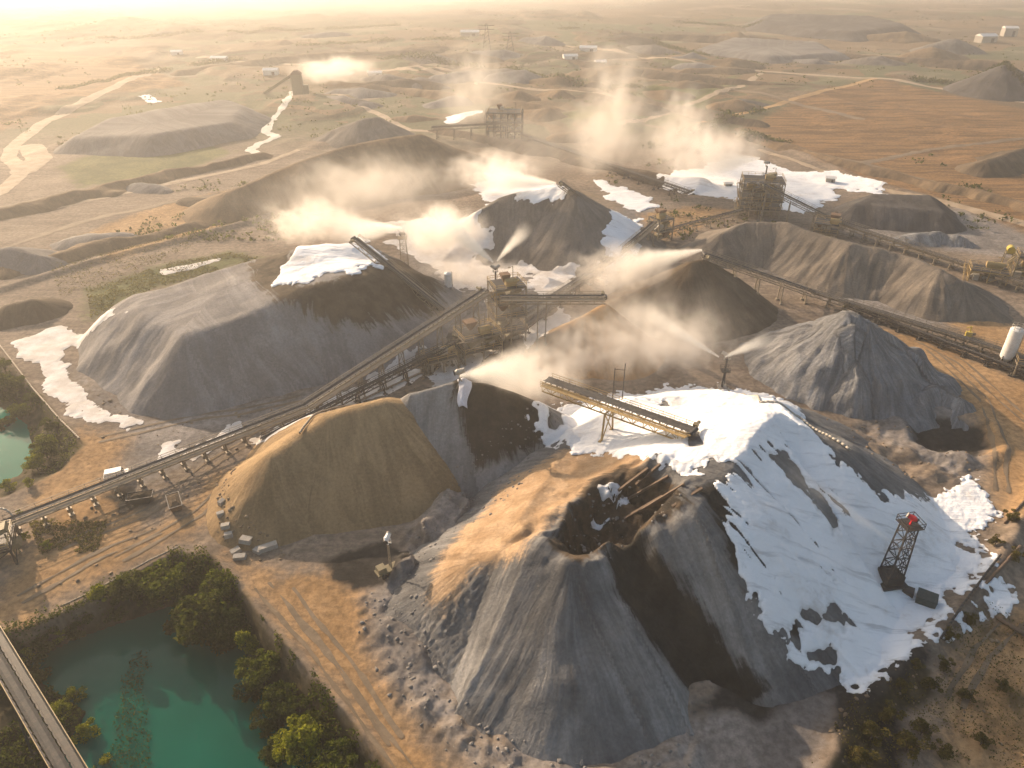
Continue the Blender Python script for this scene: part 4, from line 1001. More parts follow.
def bollard(u, v, label, h=1.6):
    x, y, z = onto(u, v, 0)
    root = empty('drive_unit', (x, y, z), R(-20)); tag(root, label, 'drive unit')
    mb = MB(); mb.box((0, 0, h * 0.35), (1.3, 0.9, h * 0.7)); mb.build('housing', M['yellow'], root)
    mb = MB(); mb.tube((0.1, 0, h * 0.75), (0.1, 0, h * 1.6), 0.14); mb.bar((0.1, 0, h * 1.55), (-0.8, 0.2, h * 1.2), 0.16); mb.build('crank_arm', M['yellow'], root)
    mb = MB(); mb.tube((0.7, 0, h * 0.4), (1.4, 0, h * 0.4), 0.3, n=12); mb.build('motor', M['dark_steel'], root)
bollard(968, 336, 'small yellow drive unit on the long conveyor near the white silo')

# pale loop arch at the left end of the long conveyor
x, y, z = P(8, 530, 0); z = hz(x, y); root = empty('chute_loop', (x, y, z)); tag(root, 'pale bent chute hoop over the left end of the long conveyor', 'chute')
mb = MB(); pts = [(math.cos(t) * 1.7, math.sin(t) * 0.5, 2.3 + math.sin(t) * 1.9) for t in np.linspace(-0.5, math.pi + 0.5, 12)]
mb.path(pts, 0.17, 9); mb.build('hoop', M['pale'], root, True)
mb = MB(); mb.bar(pts[0], (1.6, 0, 0), 0.16); mb.bar(pts[-1], (-1.6, 0, 0), 0.16); mb.build('post', M['dark_steel'], root)

# ------------------------------------------------------------------ spray cannons
def gun(root, pos, dirv, mat, s=1.0):
    """fan barrel with nozzle ring, cradle and motor; dirv local direction"""
    p = np.array(pos, float); d = np.array(dirv, float); d /= np.linalg.norm(d)
    mb = MB(); mb.tube(p - d * 0.85 * s, p - d * 0.35 * s, 0.30 * s, 0.55 * s, 18); mb.tube(p - d * 0.35 * s, p + d * 0.8 * s, 0.55 * s, 0.42 * s, 18); b = mb.build('barrel', mat, root, False)
    mb = MB(); mb.tube(p + d * 0.8 * s, p + d * 0.95 * s, 0.5 * s, 0.5 * s, 18); mb.build('nozzle_ring', M['pale'], b)
    mb = MB(); mb.tube(p - d * 1.0 * s, p - d * 0.84 * s, 0.5 * s, 0.45 * s, 14); mb.build('intake_grille', M['dark_steel'], b)
    r = np.cross(d, (0, 0, 1)); r /= np.linalg.norm(r)
    mb = MB()
    for o in (-1, 1): mb.bar(p + r * o * 0.62 * s, p + r * o * 0.62 * s - np.array([0, 0, 1.1 * s]), 0.12 * s)
    mb.bar(p - r * 0.7 * s - np.array([0, 0, 1.1 * s]), p + r * 0.7 * s - np.array([0, 0, 1.1 * s]), 0.16 * s); mb.tube(p - np.array([0, 0, 1.1 * s]), p - np.array([0, 0, 1.6 * s]), 0.2 * s)
    mb.build('cradle', mat, root)

def lattice_tower(name, label, pos, h, w0, w1, guns, gmat='red', mat='dark_steel', rz=0.0, cat='spray tower', base_box=False, gs=1.0):
    x, y = pos; root = empty(name, (x, y, hz(x, y) - 0.1), rz); tag(root, label, cat)
    lg = MB(); n = max(3, int(h / 1.7)); cs = ((-1, -1), (1, -1), (1, 1), (-1, 1))
    def c(i, k): t = k / n; q = (w0 + (w1 - w0) * t) / 2; return np.array([cs[i % 4][0] * q, cs[i % 4][1] * q, h * t])
    for i in range(4):
        lg.bar(c(i, 0), c(i, n), 0.16)
    lg.build('corner_post', M[mat], root)
    br = MB()
    for k in range(n):
        for i in range(4):
            br.bar(c(i, k), c(i + 1, k + 1), 0.08)
            if k % 2: br.bar(c(i + 1, k), c(i, k + 1), 0.08)
            br.bar(c(i, k + 1), c(i + 1, k + 1), 0.1)
    br.build('bracing', M[mat], root)
    pf = MB(); q = w1 * 0.5 + 0.45; pf.box((0, 0, h + 0.05), (2 * q, 2 * q, 0.1)); pfo = pf.build('platform', M[mat], root)
    rl = MB(); rl.rail([(-q, -q, h), (q, -q, h), (q, q, h), (-q, q, h), (-q, -q, h)], 1.05, 0.07); rl.build('handrail', M[mat], pfo)
    ld = MB(); q0, q1 = w0 / 2 + 0.1, w1 / 2 + 0.1
    for o in (-0.22, 0.22): ld.bar((o, -q0, 0), (o, -q1, h), 0.06)
    for k in range(int(h / 0.4)): t = k * 0.4 / h; ld.bar((-0.22, -(q0 + (q1 - q0) * t), k * 0.4), (0.22, -(q0 + (q1 - q0) * t), k * 0.4), 0.05)
    ld.build('ladder', M[mat], root)
    for gdir in guns: gun(root, (0, 0, h + 1.7 * gs), gdir, M[gmat], gs)
    if base_box:
        bb_ = MB(); bb_.box((0, 0, 1.0), (w0 * 1.15, w0 * 1.1, 1.4)); bb_.build('pump_cabin', M['dark_steel'], root)
        sk = MB(); sk.box((0, 0, 0.15), (w0 * 1.6, w0 * 1.5, 0.4)); sk.build('skid', M['dark_steel'], root)
    return root

x, y = gp(886, 588)
lattice_tower('spray_tower', 'dark lattice tower with red cannon on the white snowy flat', (x, y), 10.6, 2.3, 1.6, [(-0.8, 0.75, 0.35)], 'red', 'dark_steel', R(10), base_box=True, gs=0.75)
# pump sled beside it
px, py = gp(925, 603); zz = hz(px, py); root = empty('pump_container', (px, py, zz), R(-32)); tag(root, 'dark green low pump container joined to the red-topped tower', 'container')
M['green'] = simple_mat('dark_green_paint', (0.035, 0.05, 0.045), 0.6, 0, (0.12, 0.11, 0.10), 0.4)
mb = MB(); mb.box((0, 0, 0.75), (2.5, 2.0, 1.3)); mb.build('body', M['green'], root)
mb = MB(); mb.box((0, 0, 1.45), (2.6, 2.1, 0.1))
for i in range(4): mb.box((-1.0 + i * 0.66, 0, 1.53), (0.08, 2.0, 0.06))
mb.build('lid', M['green'], root)
mb = MB(); mb.box((-2.4, 0.3, 0.6), (1.5, 1.4, 1.0)); mb.tube((-3.1, 0.3, 0.6), (-4.6, 0.5, 0.5), 0.16); mb.build('pump', M['dark_steel'], root)
mb = MB()
for sy in (-0.8, 0.8): mb.bar((-1.8, sy, 0.05), (1.9, sy, 0.05), 0.25)
mb.build('skid', M['dark_steel'], root)

def mast(name, label, pos, h, guns, mat='dark_steel', gmat='pale', gs=0.8, cat='spray mast', r=0.28):
    x, y = pos; root = empty(name, (x, y, hz(x, y) - 0.1)); tag(root, label, cat)
    mb = MB(); mb.tube((0, 0, 0), (0, 0, h), r, r * 0.75, 12); mb.build('pole', M[mat], root)
    mb = MB(); mb.box((0, 0, 0.2), (1.8, 1.8, 0.5))
    for t in range(4): mb.bar((math.cos(t * 1.571) * 0.9, math.sin(t * 1.571) * 0.9, 0.4), (0, 0, 2.4), 0.1)
    mb.build('footing', M['concrete'], root)
    mb = MB(); mb.box((0, 0, h * 0.62), (1.7, 1.7, 0.1)); mb.rail([(-.85, -.85, h * .62), (.85, -.85, h * .62), (.85, .85, h * .62), (-.85, .85, h * .62), (-.85, -.85, h * .62)], 0.9, 0.06); mb.build('platform', M[mat], root)
    mb = MB()
    for o in (-0.18, 0.18): mb.bar((o, -r - 0.12, 0), (o, -r - 0.12, h * 0.62), 0.05)
    for k in range(int(h * 0.62 / 0.4)): mb.bar((-0.18, -r - 0.12, k * 0.4 + .2), (0.18, -r - 0.12, k * 0.4 + .2), 0.04)
    mb.build('ladder', M[mat], root)
    for i, g in enumerate(guns): gun(root, (g[0] * 0.5, g[1] * 0.5, h + 1.3 * gs), g, M[gmat], gs)
    return root
mast('spray_mast', 'slender mast with twin spray jets behind the snowy heap top', S(722, 388)[:2], 7.0, [(-0.9, 0.5, 0.35), (0.9, 0.3, 0.3)])
mast('spray_mast', 'slender mast with twin spray jets behind the central transfer tower', gp(496, 312), 11.0, [(-0.9, 0.3, 0.45), (0.8, 0.3, 0.6)])
lattice_tower('spray_tower', 'pale lattice spray tower in bright mist beside the left stacker', gp(405, 268), 9.0, 2.2, 1.6, [(-0.9, 0.2, 0.2), (0.8, 0.5, 0.3)], 'pale', 'steel', R(5), gs=0.8)
mast('spray_mast', 'tall mast throwing mist left behind the crusher house', gp(763, 190), 9.0, [(-0.9, -0.1, 0.12)], gs=1.0, r=0.35)
# small cannon trailer at the foot of the tan heap
x, y = gp(388, 577); root = empty('spray_trailer', (x, y, hz(x, y)), R(35)); tag(root, 'white-headed spray cannon on trailer at the foot of the tan heap', 'spray cannon')
mb = MB(); mb.box((0, 0, 0.75), (3.4, 1.5, 0.25)); mb.bar((1.7, 0, 0.7), (3.4, 0, 0.5), 0.15); mb.box((-0.9, 0, 1.3), (1.2, 1.2, 0.9)); mb.build('chassis', M['machine'], root)
for sx in (-0.8, 0.6):
    for sy in (-0.85, 0.85):
        mb = MB(); mb.tube((sx, sy - 0.14, 0.42), (sx, sy + 0.14, 0.42), 0.42, n=16); mb.build('wheel', M['tyre'], root)
mb = MB()
for o in (-0.35, 0.35): mb.bar((0.6, o, 0.9), (0.6, o * 0.6, 5.2), 0.13)
for k in range(6): mb.bar((0.6, -0.33, 1.2 + k * 0.7), (0.6, 0.3, 1.7 + k * 0.7), 0.08)
mb.build('mast', M['steel'], root)
gun(root, (0.6, 0, 6.6), (0.7, 0.6, 0.3), M['white'], 0.8)
# cannon on the crest of the tan heap, wrapped in white tarpaulin
x, y, z = S(460, 384); root = empty('spray_cannon', (x, y, z - 0.1), 0); tag(root, 'spray cannon on white tarpaulin skirt at the crest of the tan heap', 'spray cannon')
gun(root, (0, 0, 2.6), (0.95, 0.1, 0.25), M['pale'], 1.0)
mb = MB()
for i in range(3):
    t = 2.1 * i; mb.bar((0, 0, 1.1), (math.cos(t) * 1.1, math.sin(t) * 1.1, -0.3), 0.12)
mb.build('tripod', M['steel'], root)
Xs, Ys = np.meshgrid(np.linspace(-1, 1, 14), np.linspace(-1, 1, 20))
X = x + 0.7 + Xs * (1.0 + 0.25 * Ys) + 0.25 * np.sin(Ys * 3) ; Y = y - 1.5 + Ys * 2.0 ; Z = Hall(X, Y) + 0.22 + 0.35 * fbm(X, Y, 1.1, 3, 33) + 0.5 * np.clip(1 - np.abs(Xs), 0, 1)
tp = np_mesh('tarpaulin', np.stack([X - x, Y - y, Z - z + 0.1], -1).reshape(-1, 3), grid_tris(20, 14)); o = link_mesh('tarpaulin', tp, M['tarp'], root)
sm = o.modifiers.new('thickness', 'SOLIDIFY'); sm.thickness = 0.06
# posts on the ochre stacker
def post_pair(u, v, h, label):
    x, y, z = onto(u, v, 0); root = empty('lamp_mast', (x, y, z - 0.1), R(-20)); tag(root, label, 'mast')
    for o, hh in ((-0.9, h * 0.85), (0.9, h)):
        mb = MB(); mb.tube((o, 0, 0), (o, 0, hh), 0.12, 0.08, 8); mb.build('post', M['dark_steel'], root)
    mb = MB(); mb.bar((-0.9, 0, h * 0.82), (0.9, 0, h * 0.84), 0.08); mb.build('crossbar', M['dark_steel'], root)
post_pair(617, 402, 8.5, 'pair of thin dark masts joined by crossbar behind the ochre stacker')

# small white tank near the broad heap
x, y = gp(449, 300); root = empty('water_tank', (x, y, hz(x, y))); tag(root, 'small pale upright tank behind the long conveyor near the broad heap', 'tank')
mb = MB(); mb.tube((0, 0, 0.3), (0, 0, 3.8), 0.95, n=20); mb.tube((0, 0, 3.8), (0, 0, 4.2), 0.95, 0.25, 20); mb.build('shell', M['white'], root)
mb = MB(); mb.box((0, 0, 0.15), (2.2, 2.2, 0.35)); mb.build('plinth', M['concrete'], root)
mb = MB(); mb.bar((1.05, 0, 0), (1.05, 0, 4.3), 0.1); mb.build('pipe', M['dark_steel'], root)

# white van by the long conveyor
x, y = gp(118, 479); root = empty('white_van', (x, y, hz(x, y)), R(22)); tag(root, 'small white van parked behind the long conveyor', 'van')
mb = MB(); mb.frustum((0, 0, 0.35), (4.0, 1.7), (3.9, 1.65), 0.75); mb.frustum((-0.35, 0, 1.1), (3.1, 1.62), (2.6, 1.4), 0.75); mb.build('body', M['white'], root)
for sx in (-1.2, 1.25):
    for sy in (-0.8, 0.8):
        mb = MB(); mb.tube((sx, sy - 0.12, 0.34), (sx, sy + 0.12, 0.34), 0.34, n=14); mb.build('wheel', M['tyre'], root)
mb = MB(); mb.add([(1.22, -0.72, 1.16), (1.22, 0.72, 1.16), (1.0, 0.64, 1.78), (1.0, -0.64, 1.78), (1.16, -0.72, 1.14), (1.16, 0.72, 1.14), (0.94, 0.64, 1.76), (0.94, -0.64, 1.76)], [(0, 1, 2, 3), (7, 6, 5, 4), (0, 4, 5, 1), (1, 5, 6, 2), (2, 6, 7, 3), (3, 7, 4, 0)]); mb.build('windscreen', M['glass'], root)

# wheel loader tracks machines in the yard: low dark machine parts
def skip(u, v, rz, label, mat='rust', s=1.0):
    x, y, z = onto(u, v, 0); root = empty('scrap_skip', (x, y, z - 0.05), rz); tag(root, label, 'skip')
    mb = MB(); mb.frustum((0, 0, 0.15), (2.6 * s, 1.5 * s), (3.8 * s, 1.9 * s), 1.3 * s); mb.build('body', M[mat], root)
    mb = MB()
    for o in (-0.98, 0.98): mb.bar((-1.95 * s, o * s, 1.5 * s), (1.95 * s, o * s, 1.5 * s), 0.14)
    for o in (-1.95, 1.95): mb.bar((o * s, -0.98 * s, 1.5 * s), (o * s, 0.98 * s, 1.5 * s), 0.14)
    mb.build('rim', M['dark_steel'], root)
    mb = MB(); mb.frustum((0, 0, 1.46 * s), (3.7 * s, 1.8 * s), (1.6 * s, 0.6 * s), 0.35 * s); mb.build('load', M['pile_f'], root)
skip(142, 502, R(15), 'dark steel skip of brown earth just below the long conveyor on the left', 'dark_steel', 1.0)
skip(176, 507, R(-60), 'brown rusty skip standing alone beside the haul road', 'rust')

# concrete blocks at the foot of the tan heap
blk = [(268, 548, 3.0, 1.2, 25), (246, 541, 1.8, 1.3, -10), (236, 552, 1.5, 1.0, 40), (226, 527, 1.4, 0.9, 10), (258, 552, 1.4, 0.9, -30), (240, 558, 1.9, 1.0, 5), (221, 515, 1.2, 0.8, 30), (222, 503, 1.1, 0.8, 60), (229, 536, 1.3, 0.9, 15)]
lab = ['long pale concrete slab, largest of the blocks at the tan heap foot'] + ['pale concrete block strewn at the left foot of the tan heap'] * 8
for (u, v, a, b, r_), lb in zip(blk, lab):
    x, y, z = onto(u, v, 0); mb = MB(); mb.frustum((0, 0, -0.15), (a, b), (a * 0.94, b * 0.9), 0.75)
    o = mb.build('concrete_block', M['concrete']); o.location = (x, y, z); o.rotation_euler = (R(random.uniform(-6, 6)), R(random.uniform(-6, 6)), R(r_)); tag(o, lb, 'block', 'concrete blocks below the tan heap')

# timbers and old rails in the hollow of the big heap
tb = [((628, 500), (668, 478)), ((640, 512), (684, 486)), ((618, 492), (648, 470)), ((652, 506), (672, 494)), ((636, 486), (660, 466)), ((624, 520), (662, 498)), ((672, 508), (702, 490))]
for i, (a, b) in enumerate(tb):
    a = np.array(onto(*a, 0.25)); b = np.array(onto(*b, 0.35)); c = (a + b) / 2
    mb = MB(); mb.bar(a - c, b - c, 0.38, 0.32); o = mb.build('timber_beam', M['timber']); o.location = c
    tag(o, 'weathered timber beam lying across the hollow of the big heap', 'beam', 'timber beams in the hollow of the big heap')
for i, (a, b, lb, r_) in enumerate([((1020, 548), (985, 585), 'thick pale log lying on the bank right of the snowy flat', 0.3), ((1030, 640), (995, 618), 'broken pale log pointing at the lower right snow edge', 0.35), ((1026, 500), (1004, 524), 'thin bare log on the brown bank above the snowy flat', 0.22)]):
    a = np.array(onto(*a, r_)); b = np.array(onto(*b, r_)); c = (a + b) / 2
    mb = MB(); mb.tube(a - c, b - c, r_, r_ * 0.7, 10); mb.tube((a - c) * 0.2, (a - c) * 0.2 + np.array([0.5, 0.4, 0.7]), r_ * 0.4, r_ * 0.25, 7)
    o = mb.build('log', M['timber'], None, True); o.location = c; tag(o, lb, 'log')

# pipelines lying on the ground
def pipeline(name, pts, r, mat, label, lift=0.18):
    Q = [np.array(onto(u, v, r + lift)) for u, v in pts]
    out = []
    for a, b in zip(Q[:-1], Q[1:]):
        n = max(1, int(np.linalg.norm(b - a) / 0.7))
        for i in range(n):
            p = a + (b - a) * i / n; p[2] = hz(p[0], p[1]) + r + lift; out.append(p)
    out.append(Q[-1]); c = out[0].copy()
    mb = MB(); mb.path([p - c for p in out], r, 8)
    o = mb.build(name, M[mat], None, True); o.location = c; tag(o, label, 'pipe')
pipeline('water_pipe', [(0, 346), (32, 388), (60, 420), (80, 440)], 0.16, 'pipe', 'pale pipe along the bank of the left green pond')
pipeline('water_hose', [(728, 390), (760, 404), (800, 420), (832, 440), (850, 452)], 0.2, 'pale', 'pale hose snaking down behind the snowy heap top')
pipeline('water_pipe', [(940, 640), (962, 606), (986, 574), (1000, 556)], 0.15, 'dark_steel', 'thin dark pipe crossing the patchy lower edge of the snow')
pipeline('water_pipe', [(300, 435), (360, 402), (440, 366)], 0.2, 'pipe', 'pale pipe between the long conveyor and the tan heap')
pipeline('water_pipe', [(62, 608), (100, 590), (150, 562), (180, 548)], 0.16, 'pipe', 'pale pipe along the upper left rim of the pond')

# far buildings and towers
def shed(u, v, w, d, h, rz, label, mat='white', cat='shed'):
    x, y = gp(u, v); root = empty('far_shed', (x, y, hz(x, y) - 0.2), rz); tag(root, label, cat); w, d, h = w * 0.65, d * 0.65, h * 0.6
    mb = MB(); mb.box((0, 0, h / 2), (w, d, h)); mb.build('wall', M[mat], root)
    mb = MB(); a, b = w / 2 + 0.4, d / 2 + 0.4
    mb.add([(-a, -b, h), (a, -b, h), (a, b, h), (-a, b, h), (-a, 0, h + d * 0.22), (a, 0, h + d * 0.22)], [(0, 1, 5, 4), (2, 3, 4, 5), (0, 4, 3), (1, 2, 5), (3, 2, 1, 0)]); mb.build('roof', M['white'], root)
    mb = MB(); mb.box((w * 0.2, -d / 2 - 0.05, h * 0.35), (w * 0.2, 0.12, h * 0.7)); mb.build('door', M['dark_steel'], root)
for k, (u, v, w, d, h, rz, lb, mt) in enumerate([
    (570, 60, 16, 9, 4, 10, 'far white shed, leftmost of three beyond the tall dust column', 'white'), (588, 55, 20, 10, 5, -8, 'far white shed, middle of three beyond the tall dust column', 'white'), (600, 66, 12, 8, 4, 15, 'far white shed, rightmost of three beyond the tall dust column', 'white'),
    (470, 36, 26, 12, 6, 0, 'pale far shed near the skyline left of the dust column', 'concrete'), (375, 76, 14, 8, 4, 5, 'pale far shed just right of the distant bright plume', 'white'), (220, 62, 18, 8, 4, -6, 'pale far shed in thick haze at the upper left', 'white'), (178, 58, 12, 8, 4, 8, 'smaller far shed in thick haze at the upper left', 'white'),
    (272, 78, 14, 9, 5, 3, 'pale far shed beside the dark distant tower', 'white'), (985, 42, 24, 14, 9, 12, 'far grey building on the upper right skyline', 'concrete'), (1008, 36, 18, 12, 12, -5, 'taller far grey building at the upper right corner', 'concrete'), (830, 182, 5, 4, 3.5, -20, 'small grey hut on the white ground behind the crusher house', 'concrete'), (728, 186, 4, 3, 2.6, 8, 'small hut at the left edge of the far white ground', 'concrete')]):
    shed(u, v, w, d, h, R(rz), lb, mt)
x, y = gp(299, 96); root = empty('far_tower', (x, y, hz(x, y) - 0.2), R(10)); tag(root, 'dark distant loading tower beside the bright plume', 'tower')
mb = MB(); mb.box((0, 0, 6), (6, 6, 12)); mb.box((4.6, 0, 3), (3, 5, 6)); mb.build('wall', M['machine'], root)
mb = MB(); mb.frustum((0, 0, 12.02), (6.6, 6.6), (2, 4), 2); mb.build('roof', M['rust'], root)
mb = MB(); mb.bar((-3, 0, 11), (-20, 5, 1), 1.8, 1.4); mb.build('feed_gallery', M['machine'], root)
for nm, u, v, h, lb in [('pylon', 487, 58, 19, 'hazy lattice pylon left of the tall dust column'), ('pylon', 510, 56, 15, 'shorter hazy lattice pylon beside the tall dust column')]:
    x, y = gp(u, v); root = empty(nm, (x, y, hz(x, y))); tag(root, lb, 'pylon')
    mb = MB()
    for cx, cy in ((-1, -1), (1, -1), (1, 1), (-1, 1)): mb.bar((cx * 3, cy * 3, 0), (cx * 0.4, cy * 0.4, h), 0.35)
    for k in range(7):
        z0, z1 = h * k / 7, h * (k + 1) / 7; q0, q1 = 3 - 2.6 * k / 7, 3 - 2.6 * (k + 1) / 7
        mb.bar((-q0, -q0, z0), (q1, -q1, z1), 0.2); mb.bar((-q0, q0, z0), (q1, q1, z1), 0.2); mb.bar((-q0, -q0, z0), (-q1, q1, z1), 0.2)
    mb.build('lattice', M['dark_steel'], root)
    mb = MB()
    for z in (h * 0.78, h * 0.92): mb.bar((-6, 0, z), (6, 0, z), 0.4)
    mb.build('crossarm', M['dark_steel'], root)

# ------------------------------------------------------------------ loose stones
def ico():
    t = (1 + 5 ** 0.5) / 2
    v = np.array([(-1, t, 0), (1, t, 0), (-1, -t, 0), (1, -t, 0), (0, -1, t), (0, 1, t), (0, -1, -t), (0, 1, -t), (t, 0, -1), (t, 0, 1), (-t, 0, -1), (-t, 0, 1)], float)
    f = np.array([(0, 11, 5), (0, 5, 1), (0, 1, 7), (0, 7, 10), (0, 10, 11), (1, 5, 9), (5, 11, 4), (11, 10, 2), (10, 7, 6), (7, 1, 8), (3, 9, 4), (3, 4, 2), (3, 2, 6), (3, 6, 8), (3, 8, 9), (4, 9, 5), (2, 4, 11), (6, 2, 10), (8, 6, 7), (9, 8, 1)])
    return v / np.linalg.norm(v[0]), f
IV, IF = ico()
def stones(name, polys, n, smin, smax, mat, label):
    Vs = []; Fs = []; k = 0
    for V, m in zip(polys, n):
        x0, x1, y0, y1 = bbox(V, 0); got = 0
        while got < m:
            x = RNG.uniform(x0, x1, m); y = RNG.uniform(y0, y1, m); ok = sdf(x, y, V) > 0; x, y = x[ok], y[ok]; z = Hall(x, y)
            for a, b, c in zip(x, y, z):
                s = smin + (smax - smin) * RNG.random() ** 4
                q = IV * RNG.uniform(0.75, 1.25, (12, 1)) * (s * RNG.uniform(0.7, 1.3, 3) * (1, 1, 0.7)); t = RNG.uniform(0, 6.3); ca, sa = math.cos(t), math.sin(t)
                q = np.stack([q[:, 0] * ca - q[:, 1] * sa + a, q[:, 0] * sa + q[:, 1] * ca + b, q[:, 2] + c], 1)
                Vs.append(q); Fs.append(IF + 12 * k); k += 1; got += 1
                if got >= m: break
    V = np.concatenate(Vs); c = np.array([V[:, 0].mean(), V[:, 1].mean(), 0]); o = link_mesh(name, np_mesh(name, V - c, np.concatenate(Fs), smooth=False), mat); o.location = c
    return tag(o, label, kind='stuff')
M['stone'] = pale_mat('grey_stone', (0.16, 0.15, 0.14), (0.26, 0.24, 0.22))
M['stone_b'] = pale_mat('brown_stone', (0.17, 0.12, 0.08), (0.27, 0.20, 0.13))
stones('rubble', [RUBBLE_A, RUBBLE_B, S2([(560, 520), (600, 560), (640, 530), (690, 505), (640, 470), (590, 490)])], [420, 520, 220], 0.05, 0.36, M['stone'], 'loose grey stones round the foot and hollow of the big heap')
stones('rubble', [P2([(215, 480), (240, 470), (235, 520), (300, 558), (280, 570), (225, 555)]), SCRUB, RUBBLE_C, P2([(60, 440), (260, 440), (220, 540), (30, 600)]), P2([(300, 420), (440, 345), (520, 330), (540, 350), (450, 385), (340, 420)]), P2([(60, 365), (150, 430), (300, 400), (240, 440), (90, 440)])], [200, 500, 160, 220, 260, 160], 0.05, 0.4, M['stone_b'], 'loose brown stones along the banks and haul roads')

# ------------------------------------------------------------------ plants
def leaf_mat(name, a, b):
    t = NT(name); p = t.pos(); n = t.noise(p, 0.45, 3, 0.6); n2 = t.noise(p, 3.5, 2, 0.5)
    col = t.mix(t.ramp(n, 0.35, 0.65), a, b); col = t.mix(t.math('MULTIPLY', t.ramp(n2, 0.5, 0.7), 0.5), col, tuple(min(1, k * 1.7) for k in b)); col = t.mix(1.0, col, t.mix(t.attr('tint'), (0.5, 0.55, 0.5), (1.7, 1.6, 1.2)), 'MULTIPLY')
    d = t.n('ShaderNodeBsdfDiffuse'); t.l(col, d.inputs[0]); tr = t.n('ShaderNodeBsdfTranslucent'); t.l(t.mix(0.5, col, (0.16, 0.17, 0.02)), tr.inputs[0])
    ms = t.n('ShaderNodeMixShader'); ms.inputs[0].default_value = 0.4; t.l(d.outputs[0], ms.inputs[1]); t.l(tr.outputs[0], ms.inputs[2]); t.l(ms.outputs[0], t.out.inputs['Surface'])
    return t.m
M['leaf'] = leaf_mat('green_leaves', (0.05, 0.07, 0.014), (0.105, 0.125, 0.022))
M['leaf_y'] = leaf_mat('yellow_green_leaves', (0.13, 0.15, 0.014), (0.26, 0.26, 0.025))
M['leaf_d'] = leaf_mat('dark_leaves', (0.022, 0.034, 0.011), (0.05, 0.066, 0.017))
M['dry'] = leaf_mat('dry_scrub', (0.06, 0.05, 0.022), (0.12, 0.095, 0.035))
M['reed'] = leaf_mat('reeds', (0.03, 0.05, 0.018), (0.055, 0.075, 0.025))
M['bark'] = simple_mat('bark', (0.07, 0.055, 0.04), 0.95, 0, (0.04, 0.03, 0.025), 0.5)

def leaves(c, nrm_up, size, rng):
    """random leaf quads at centres c (n,3)"""
    n = len(c); a = rng.normal(size=(n, 3)); a /= np.linalg.norm(a, axis=1, keepdims=True)
    b = rng.normal(size=(n, 3)); b -= (b * a).sum(1, keepdims=True) * a; b /= np.linalg.norm(b, axis=1, keepdims=True)
    s = (size * rng.uniform(0.6, 1.4, n))[:, None]
    v = np.stack([c - a * s, c - b * s * 0.55, c + a * s, c + b * s * 0.55], 1).reshape(-1, 3)
    return v, np.arange(4 * n).reshape(n, 4)

def tints(n, rng): return {'tint': np.repeat(rng.random(n), 4)}

def crown_pts(rng, w, h, lobes, n):
    C = []
    for i in range(lobes):
        t = rng.uniform(0, 6.28); rr = w * 0.5 * rng.uniform(0.1, 0.85); z = h * rng.uniform(0.25, 0.92) * (1 - 0.25 * (rr / w * 2) ** 2)
        c = np.array([math.cos(t) * rr, math.sin(t) * rr, z]); r = np.array([w, w, h * 0.75]) * rng.uniform(0.09, 0.22)
        m = int(n / lobes); d = rng.normal(size=(m, 3)); d /= np.linalg.norm(d, axis=1, keepdims=True)
        q = c + d * r * rng.uniform(0.55, 1.08, (m, 1)); C.append(q[q[:, 2] > 0.05 * h])
    return np.concatenate(C)

def make_tree(name, w, h, mat, seed, leaf=0.2, n=4200, lobes=22):
    rng = np.random.default_rng(seed); root = empty(name, (0, 0, 0))
    tk = MB(); tops = []
    tk.tube((0, 0, -0.4), (0.1, 0.05, h * 0.35), 0.05 * w * 0.55, 0.035 * w * 0.55, 9)
    for i in range(7):
        t = rng.uniform(0, 6.28); e = np.array([math.cos(t) * w * 0.32, math.sin(t) * w * 0.32, h * rng.uniform(0.5, 0.9)])
        s = np.array([0.05, 0.03, h * rng.uniform(0.12, 0.34)]); m = (s + e) / 2 + np.array([0, 0, 0.1 * h]); tk.tube(s, m, 0.016 * w, 0.01 * w, 6); tk.tube(m, e, 0.01 * w, 0.004 * w, 6)
    tk.build('trunk', M['bark'], root, True)
    v, f = leaves(crown_pts(rng, w, h, lobes, n), None, leaf, rng)
    link_mesh('crown', np_mesh('crown', v, f, tints(len(f), rng), smooth=False), M[mat], root)
    return root
def copy_tree(o):
    c = o.copy(); COL.objects.link(c)
    for ch in list(o.children):
        d = ch.copy(); COL.objects.link(d); d.parent = c
    return c
PROTO = {'y': make_tree('broadleaf_tree', 6.5, 6.5, 'leaf_y', 1, 0.25, 5200, 30), 'g': make_tree('broadleaf_tree', 6.5, 6.0, 'leaf', 2, 0.25, 5200, 32), 'd': make_tree('broadleaf_tree', 7.0, 6.5, 'leaf_d', 3, 0.26, 5200, 32), 'b': make_tree('bush', 3.4, 2.8, 'leaf_y', 4, 0.14, 1800, 14), 's': make_tree('bush', 3.6, 2.6, 'dry', 5, 0.14, 1700, 14), 'e': make_tree('bush', 4.2, 3.0, 'leaf_d', 6, 0.16, 2200, 16)}
used = set()
def plant_tree(k, u, v, s, label, group=None, cat=None, sz=None, zoff=0.0):
    p = PROTO[k]
    o = p if k not in used else copy_tree(p); used.add(k)
    x, y, z = S(u, v); o.location = (x, y, z + zoff); o.scale = (s, s, sz or s); o.rotation_euler = (0, 0, random.uniform(0, 6.28))
    tag(o, label, cat or ('tree' if k in 'ygd' else 'bush'), group)
plant_tree('y', 304, 760, 1.0, 'bright yellow-green round tree at the bottom edge right of the pond')
plant_tree('d', 205, 640, 1.3, 'largest dark tree overhanging the pond from its upper right bank')
plant_tree('g', 172, 598, 1.1, 'dark green tree with sunlit top at the upper corner of the pond')
plant_tree('g', 262, 682, 0.85, 'bushy green tree half way down the right pond bank')
